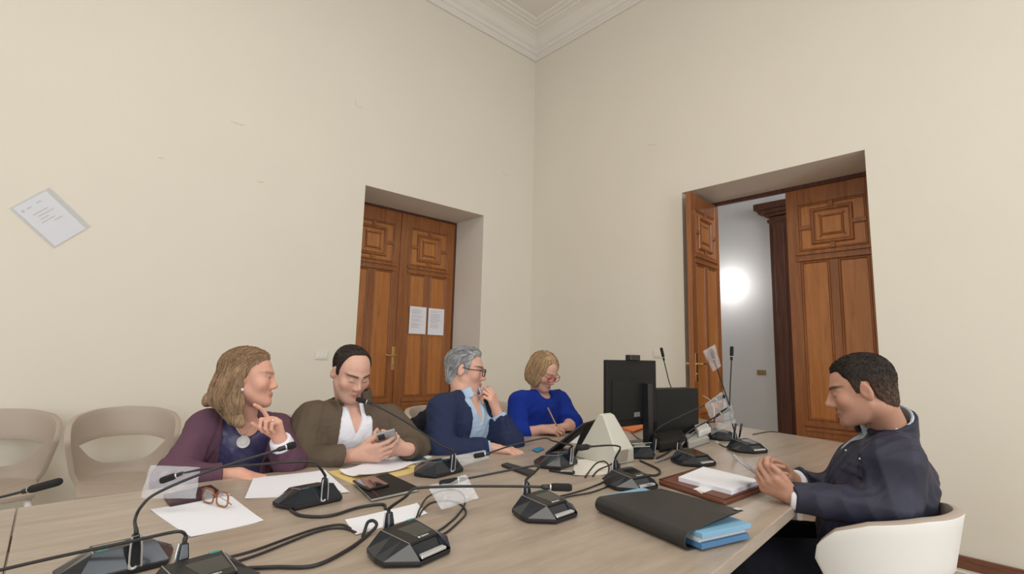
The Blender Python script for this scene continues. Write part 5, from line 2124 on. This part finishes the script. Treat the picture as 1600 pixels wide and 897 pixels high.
mid_ = b0 + ax1 * .42 + nn_ * .012
plate(m0, f0 - m0, e * wv_, nrm(np.cross(e, f0 - m0)), -.0015, .0015, 'stand_flap', M['matte'], tb)
plate(f0, (b0 + nn_ * .012 + np.array([0, 0, .0])) - f0, e * wv_, np.array([0, 0, 1.0]), -.001, .0015, 'base_flap', M['matte'], tb)

rm = thing('pen_case', 'slim black case on the table below the hand of man in blazer', 'case', tuple(at(808, 732, z=TZ)))
slab([(783, 725), (792, 722), (838, 735), (826, 741)], .0005, .010, 'body', M['charcoal'], rm, .004)
pk = thing('marker', 'black marker with pale stripe left of the pale sheet', 'pen', tuple(at(878, 740, z=TZ)))
b = MB()
b.tube([at(858, 735, z=TZ + .006), at(884, 738, z=TZ + .007), at(898, 739, z=TZ + .008)], [.004, .006, .008], 12, 2)
wpart(b, 'barrel', M['black'], pk, smooth=True)
b = MB()
b.tube([at(876, 736, z=TZ + .0125), at(894, 736.5, z=TZ + .0150)], .0016, 6, 0)
wpart(b, 'stripe', M['silver'], pk)

M['cream'] = mat('cream_plastic', (.56, .54, .47), .5, var=.03, vscale=8)
wd = thing('table_power_tower', 'cream wedge-shaped power tower left of the monitor', 'power tower', tuple(at(935, 715, z=TZ)))
fl, fr = at(897, 714, z=TZ), at(957, 728, z=TZ)
fx = nrm((fr - fl) * np.array([1, 1, 0]))
fy = np.cross((0, 0, 1), fx)
dpt = float(np.linalg.norm(fr - fl))
b = MB()
ang_ = lambda u, z, d: fl + fx * u + fy * d + np.array([0, 0, z])
Hh = .205
prof_ = [(0, 0), (dpt, 0), (dpt + .014, .060), (dpt * .74, Hh - .006), (dpt * .66, Hh), (dpt * .60, Hh - .004)]
b.loft([[ang_(u, z, .0 + z * .05) for u, z in prof_], [ang_(u, z, .15 - z * .32) for u, z in prof_]])
wpart(b, 'housing', M['cream'], wd, bevel=.006, bseg=3)
b = MB()
b.loft([[ang_(u, z, d) for u, z, d in ((dpt + .006, .012, .02), (dpt + .013, .062, .02), (dpt + .013, .062, .09), (dpt + .006, .012, .09))], [ang_(u + .004, z, d) for u, z, d in ((dpt + .006, .012, .02), (dpt + .013, .062, .02), (dpt + .013, .062, .09), (dpt + .006, .012, .09))]])
wpart(b, 'socket_panel', mat('taupe_plastic', (.32, .28, .22), .5), wd, bevel=.002)

mo = thing('monitor', 'black computer monitor seen from behind with webcam on top', 'monitor', tuple(at(1000, 696, z=TZ)))
A0, A1 = at(948, 564, 2.50), at(1025, 562, 2.78)
A1[2] = A0[2] = (A0[2] + A1[2]) / 2
mx = nrm(A1 - A0)
my = np.cross((0, 0, 1), mx)          # away from the viewer
MW = float(np.linalg.norm(A1 - A0))
MH = .335
rz_ = math.atan2(mx[1], mx[0])
mc = (A0 + A1) / 2
L = lambda u, d, z: mc + mx * u + my * d + np.array([0, 0, z])
def lbox(mb, u0, u1, d0, d1, z0, z1):
    vs = [L(u, d, z) for u in (u0, u1) for d in (d0, d1) for z in (z0, z1)]
    mb.add(vs, [(0, 1, 3, 2), (4, 6, 7, 5), (0, 4, 5, 1), (2, 3, 7, 6), (0, 2, 6, 4), (1, 5, 7, 3)])
b = MB()
lbox(b, -MW / 2, MW / 2, 0, .022, -MH, 0)
lbox(b, -MW / 2 + .04, MW / 2 - .04, -.006, .002, -MH + .03, -.10)
wpart(b, 'back_case', M['matte'], mo, bevel=.006)
b = MB()
lbox(b, -MW / 2 + .008, MW / 2 - .008, .0215, .0235, -MH + .012, -.010)
wpart(b, 'screen', M['gloss'], mo)
b = MB()
lbox(b, .075, .115, -.045, -.005, -(A0[2] - TZ) + .012, -.12)
wpart(b, 'stand_column', M['black'], mo, bevel=.004)
b = MB()
lbox(b, -.035, .155, -.13, .07, -(A0[2] - TZ) + .0005, -(A0[2] - TZ) + .013)
wpart(b, 'stand_base', M['black'], mo, bevel=.004)
b = MB()
lbox(b, -.035, .05, -.014, .022, -.002, .028)
wpart(b, 'webcam', M['black'], mo, bevel=.004)
b = MB()
lbox(b, .000, .05, -.0078, -.0058, -MH + .045, -MH + .068)
wpart(b, 'rating_label', mat('grey_label', (.20, .20, .20), .6), mo)

pc = thing('desktop_computer', 'black desktop computer case standing right of the monitor', 'computer', tuple(at(1060, 690, z=TZ)))
B0, B1 = at(1026, 608, 2.86), at(1091, 614, 3.02)
B1[2] = B0[2]
px_ = nrm(B1 - B0)
py_ = np.cross((0, 0, 1), px_)
Wp = float(np.linalg.norm(B1 - B0))
Hp = B0[2] - TZ
LP_ = lambda u, d, z: B0 + px_ * u + py_ * d + np.array([0, 0, z - Hp])
def pbox(mb, u0, u1, d0, d1, z0, z1):
    vs = [LP_(u, d, z) for u in (u0, u1) for d in (d0, d1) for z in (z0, z1)]
    mb.add(vs, [(0, 1, 3, 2), (4, 6, 7, 5), (0, 4, 5, 1), (2, 3, 7, 6), (0, 2, 6, 4), (1, 5, 7, 3)])
b = MB()
pbox(b, 0, Wp, 0, .10, .001, Hp)
wpart(b, 'case', M['matte'], pc, bevel=.004)
b = MB()
pbox(b, Wp - .001, Wp + .004, .008, .092, .02, Hp - .02)
wpart(b, 'port_panel', mat('bare_steel_panel', (.30, .32, .27), .45, .6), pc)
for k in range(4):
    b = MB()
    pbox(b, Wp + .002, Wp + .010, .02, .055, Hp - .06 - k * .05, Hp - .04 - k * .05)
    wpart(b, 'port', M['black'] if k else mat('green_plug', (.18, .34, .18), .5), pc, bevel=.001)

bx = thing('cable_box', 'low black rounded box among cables below the computer', 'box', tuple(at(1045, 690, z=TZ)))
slab([(1022, 676), (1064, 668), (1074, 682), (1030, 690)], .0005, .055, 'body', M['matte'], bx, .014)
M['orange'] = mat('orange_card', (.78, .20, .05), .6)
quad_sheet([(972, 668), (1000, 656), (1016, 664), (990, 674)], 'card_folder', 'bright orange folder lying behind the monitor', M['orange'], 'folder', lift=.012, thick=.012)

ad = thing('plug_adapter', 'grey and white plug adapter beside the far microphones', 'adapter', tuple(at(1090, 690, z=TZ)))
slab([(1066, 680), (1094, 672), (1108, 682), (1076, 691)], .0005, .035, 'body', mat('grey_plastic', (.42, .41, .37), .5), ad, .006)
slab([(1085, 664), (1105, 659), (1111, 668), (1092, 675)], .036, .03, 'plug', M['white'], ad, .006)

# two pens standing in the far unit's holders
for x, l in ((1148.5, 'left dark pen standing behind the far microphone units'), (1157.5, 'right dark pen standing behind the far microphone units')):
    b = MB()
    b.tube([at(x - 2.5, 684, 2.62), at(x + 1.5, 662, 2.62)], [.0045, .006], 10, 0)
    solo(b, 'pen', M['black'], l, 'pen', 'pens by the far units', smooth=True)

# ------------------------------------------------------------------ thick black folder and brown organiser
fo = thing('document_folder', 'thick black folder stuffed with blue files at the table front', 'folder', tuple(at(1030, 810, z=TZ)))
S0, S1 = at(931, 800, z=TZ), at(1072, 862, z=TZ)                 # spine on the table
fx_ = nrm(S1 - S0)
fy_ = np.cross((0, 0, 1), fx_)
LS = float(np.linalg.norm(S1 - S0))
Wd = .215
O_ = S0
G = lambda u, d, z: O_ + fx_ * u + fy_ * d + np.array([0, 0, z])
def rounded(u):
    """closed cross-section: bottom cover, rounded spine, top cover that lifts towards its far edge"""
    r0 = .021
    out = [(Wd, .0005), (.02, .0005)]
    out += [(r0 + r0 * math.cos(a) - .004, r0 + .0005 + r0 * math.sin(a)) for a in np.linspace(-math.pi / 2, -math.pi * 3 / 2, 17)]
    lift = .012 * u
    out += [(.08, .047 + lift * .5), (Wd * .75, .052 + lift), (Wd + .004, .054 + lift)]
    inn = [(Wd + .004, .0515 + lift), (Wd * .75, .0495 + lift), (.08, .0445 + lift * .5)]
    inn += [(r0 + (r0 - .003) * math.cos(a) - .004, r0 + .0005 + (r0 - .003) * math.sin(a)) for a in np.linspace(-math.pi * 3 / 2, -math.pi / 2, 17)]
    inn += [(.02, .0035), (Wd, .0035)]
    return out + inn
b = MB()
cut_ = lambda u, d, z: (1 - u) ** 4 * .045 * min(1, max(0, (d - .05) / .12)) if z > .04 else 0
b.loft([[G(u * LS + cut_(u, d, z), d, z) for d, z in rounded(u)] for u in np.linspace(0, 1, 17)])
wpart(b, 'cover', mat('black_leatherette', (.022, .021, .020), .42, bump=.12, bscale=300), fo, smooth=False, bevel=.0015, angle=60)
M['blue1'] = mat('sky_blue_card', (.20, .40, .58), .6, var=.05)
M['blue2'] = mat('deep_blue_card', (.07, .19, .36), .5, var=.08)
M['pages'] = mat('page_edges', (.62, .68, .70), .8, bump=.5, bscale=500, aniso=(.1, .1, 8))
for k, (z0, z1, ex, d1, mm) in enumerate(((.005, .018, .020, .205, 'blue2'), (.0185, .030, .012, .20, 'pages'), (.0305, .042, .022, .212, 'blue1'))):
    b = MB()
    b.loft([[G(u, d, z0) for u, d in ((-.006 if k == 2 else .004, .032), (LS + ex, .032), (LS + ex + .004, d1), (-.022 if k == 2 else .004, d1))],
            [G(u, d, z1) for u, d in ((-.006 if k == 2 else .004, .032), (LS + ex, .032), (LS + ex + .004, d1), (-.022 if k == 2 else .004, d1))]])
    wpart(b, ['blue_file', 'papers', 'blue_file'][k], M[mm], fo, bevel=.001)
for u in (0.006, LS - .010):
    b = MB()
    lz = .012 * (u / LS)
    b.loft([[G(u - .006 * (1 if u < .1 else -1), Wd - .012, .0545 + lz), G(u + .010 * (1 if u < .1 else -1), Wd - .012, .0545 + lz), G(u + .010 * (1 if u < .1 else -1), Wd + .006, .055 + lz), G(u - .006 * (1 if u < .1 else -1), Wd + .006, .055 + lz)],
            [G(u - .006 * (1 if u < .1 else -1), Wd - .012, .0558 + lz), G(u + .010 * (1 if u < .1 else -1), Wd - .012, .0558 + lz), G(u + .010 * (1 if u < .1 else -1), Wd + .006, .0562 + lz), G(u - .006 * (1 if u < .1 else -1), Wd + .006, .0562 + lz)]])
    wpart(b, 'corner_protector', M['steel'], fo)

og = thing('organiser', 'open brown leather organiser with white pages and a sticky note', 'organiser', tuple(at(1110, 757, z=TZ)))
M['leather'] = mat('brown_leather', (.15, .045, .022), .42, bump=.25, bscale=260, var=.15)
OG = [(1028, 750), (1092, 730), (1210, 754), (1132, 783)]
slab(OG, .0005, .016, 'cover', M['leather'], og, .010)
b = MB()
b.tube([at(x, y, z=TZ + .0165) for x, y in ((1030, 749.5), (1092, 731.5), (1206, 754.5), (1132, 781), (1030, 749.5))], .0028, 6, 0)
wpart(b, 'zip_edge', mat('dark_brown_zip', (.07, .02, .012), .5), og)
slab([(1060, 745), (1099, 729), (1187, 750), (1143, 766)], .0168, .016, 'page_block', M['paper'], og, .001)
slab([(1074, 752), (1082, 749), (1148, 766), (1142, 769)], .0168, .004, 'bookmark_sheet', M['paper'], og, .0005)
slab([(1083, 764), (1100, 758), (1113, 765), (1096, 771)], .0168, .0012, 'sticky_note', M['white'], og, .0003)
b = MB()
b.tube([at(1157, 762, z=TZ + .02), at(1163, 765, z=TZ + .012), at(1170, 763, z=TZ + .012), at(1178, 761, z=TZ + .006)], .002, 6, 4)
wpart(b, 'ribbon', M['print'], og)

# ------------------------------------------------------------------ things held or hung by the people
def held_slab(name, label, cat, c, xa, ya, w, h, t, parts, group=None):
    """flat device: centre, width axis, height axis"""
    xa = nrm(xa)
    ya = nrm(np.asarray(ya) - xa * (np.asarray(ya) @ xa))
    na = np.cross(xa, ya)
    r = thing(name, label, cat, tuple(c))
    for nm, m, u, v, z0, z1, bev in parts:
        b = MB()
        q = [c + xa * a * w / 2 * u + ya * d * h / 2 * v for a, d in ((-1, -1), (1, -1), (1, 1), (-1, 1))]
        b.loft([[p + na * z0 for p in q], [p + na * z1 for p in q]])
        wpart(b, nm, m, r, bevel=bev)
    return r, xa, ya, na


M['phonegrey'] = mat('grey_phone_back', (.36, .37, .40), .22, .3)
c = at(606, 690, 2.015)
r, xa, ya, na = held_slab('phone', 'silver grey phone held by the man in brown', 'phone', c, iv(.93, .20, -.25), iv(-.10, .72, .60), .074, .130, .009,
                          [('body', M['phonegrey'], 1, 1, -.0045, .0045, .003), ('screen', M['gloss'], .94, .96, -.0052, -.0044, .0003)])
b = MB()
q = [c + xa * u + ya * v for u, v in ((-.032, .028), (-.006, .028), (-.006, .058), (-.032, .058))]
b.loft([[p + na * .004 for p in q], [p + na * .0065 for p in q]])
wpart(b, 'camera_bump', M['charcoal'], r, bevel=.001)

p0, p1 = at(1149, 713, 1.74), at(1200, 753, 1.685)
c = (p0 + p1) / 2
held_slab('phone', 'light grey phone seen edge-on in the hands of man in navy', 'phone', c, FW + .10 * UP, p1 - p0, .072, float(np.linalg.norm(p1 - p0)), .008,
          [('body', mat('pale_grey_case', (.45, .44, .46), .35), 1, 1, -.004, .004, .002), ('screen', M['gloss'], .94, .96, .0038, .0046, .0003)])

b = MB()
b.tube([at(856, 637, 2.84), at(869, 664, 2.80)], .0038, 8, 0)
b.slot = 1
b.lathe([(.0038, 0), (.0005, .012)], at(869, 664, 2.80), at(869, 664, 2.80) - at(856, 637, 2.84), 8)
solo(b, 'pencil', [mat('wood_pencil', (.45, .27, .14), .5), M['black']], 'wooden pencil in the hand of woman in blue', 'pencil')

M['cyan'] = mat('blue_card', (.02, .22, .42), .4)
slab([(831, 702), (843, 698), (851, 701), (839, 706)], .004, .002, 'card', M['cyan'], None, .0005, 'small bright blue card under the fingers of man in blazer', 'card')

# dark coat over the back of the blazer man's chair
pA, pB, pC_, pD = at(640, 668, 2.55), at(668, 657, 2.62), at(690, 700, 2.5), at(652, 705, 2.55)
def coat_f(P):
    d = smin(cap(P, pA, pB, .035, .05), cap(P, pB, pC_, .05, .06), .05)
    d = smin(d, cap(P, pA + np.array([0, 0, -.02]), pD - np.array([0, 0, .25]), .04, .06), .06)
    d = smin(d, cap(P, pC_, pC_ - np.array([0, 0, .3]), .06, .06), .06)
    return d - F(.010) * wrinkle(P, 77, 6)
V, Q = surface(coat_f, np.minimum(pA, pC_) - np.array([.2, .25, .5]), np.maximum(pA, pC_) + .25, .007)
org = np.array([pB[0], pB[1], V[:, 2].min()])
o = mesh_from('coat', V, Q, cloth('black_coat_cloth', (.010, .011, .018)), None, org)
o.location = Vector(org)
tag(o, 'black coat hanging on the chair between the two men', 'coat')
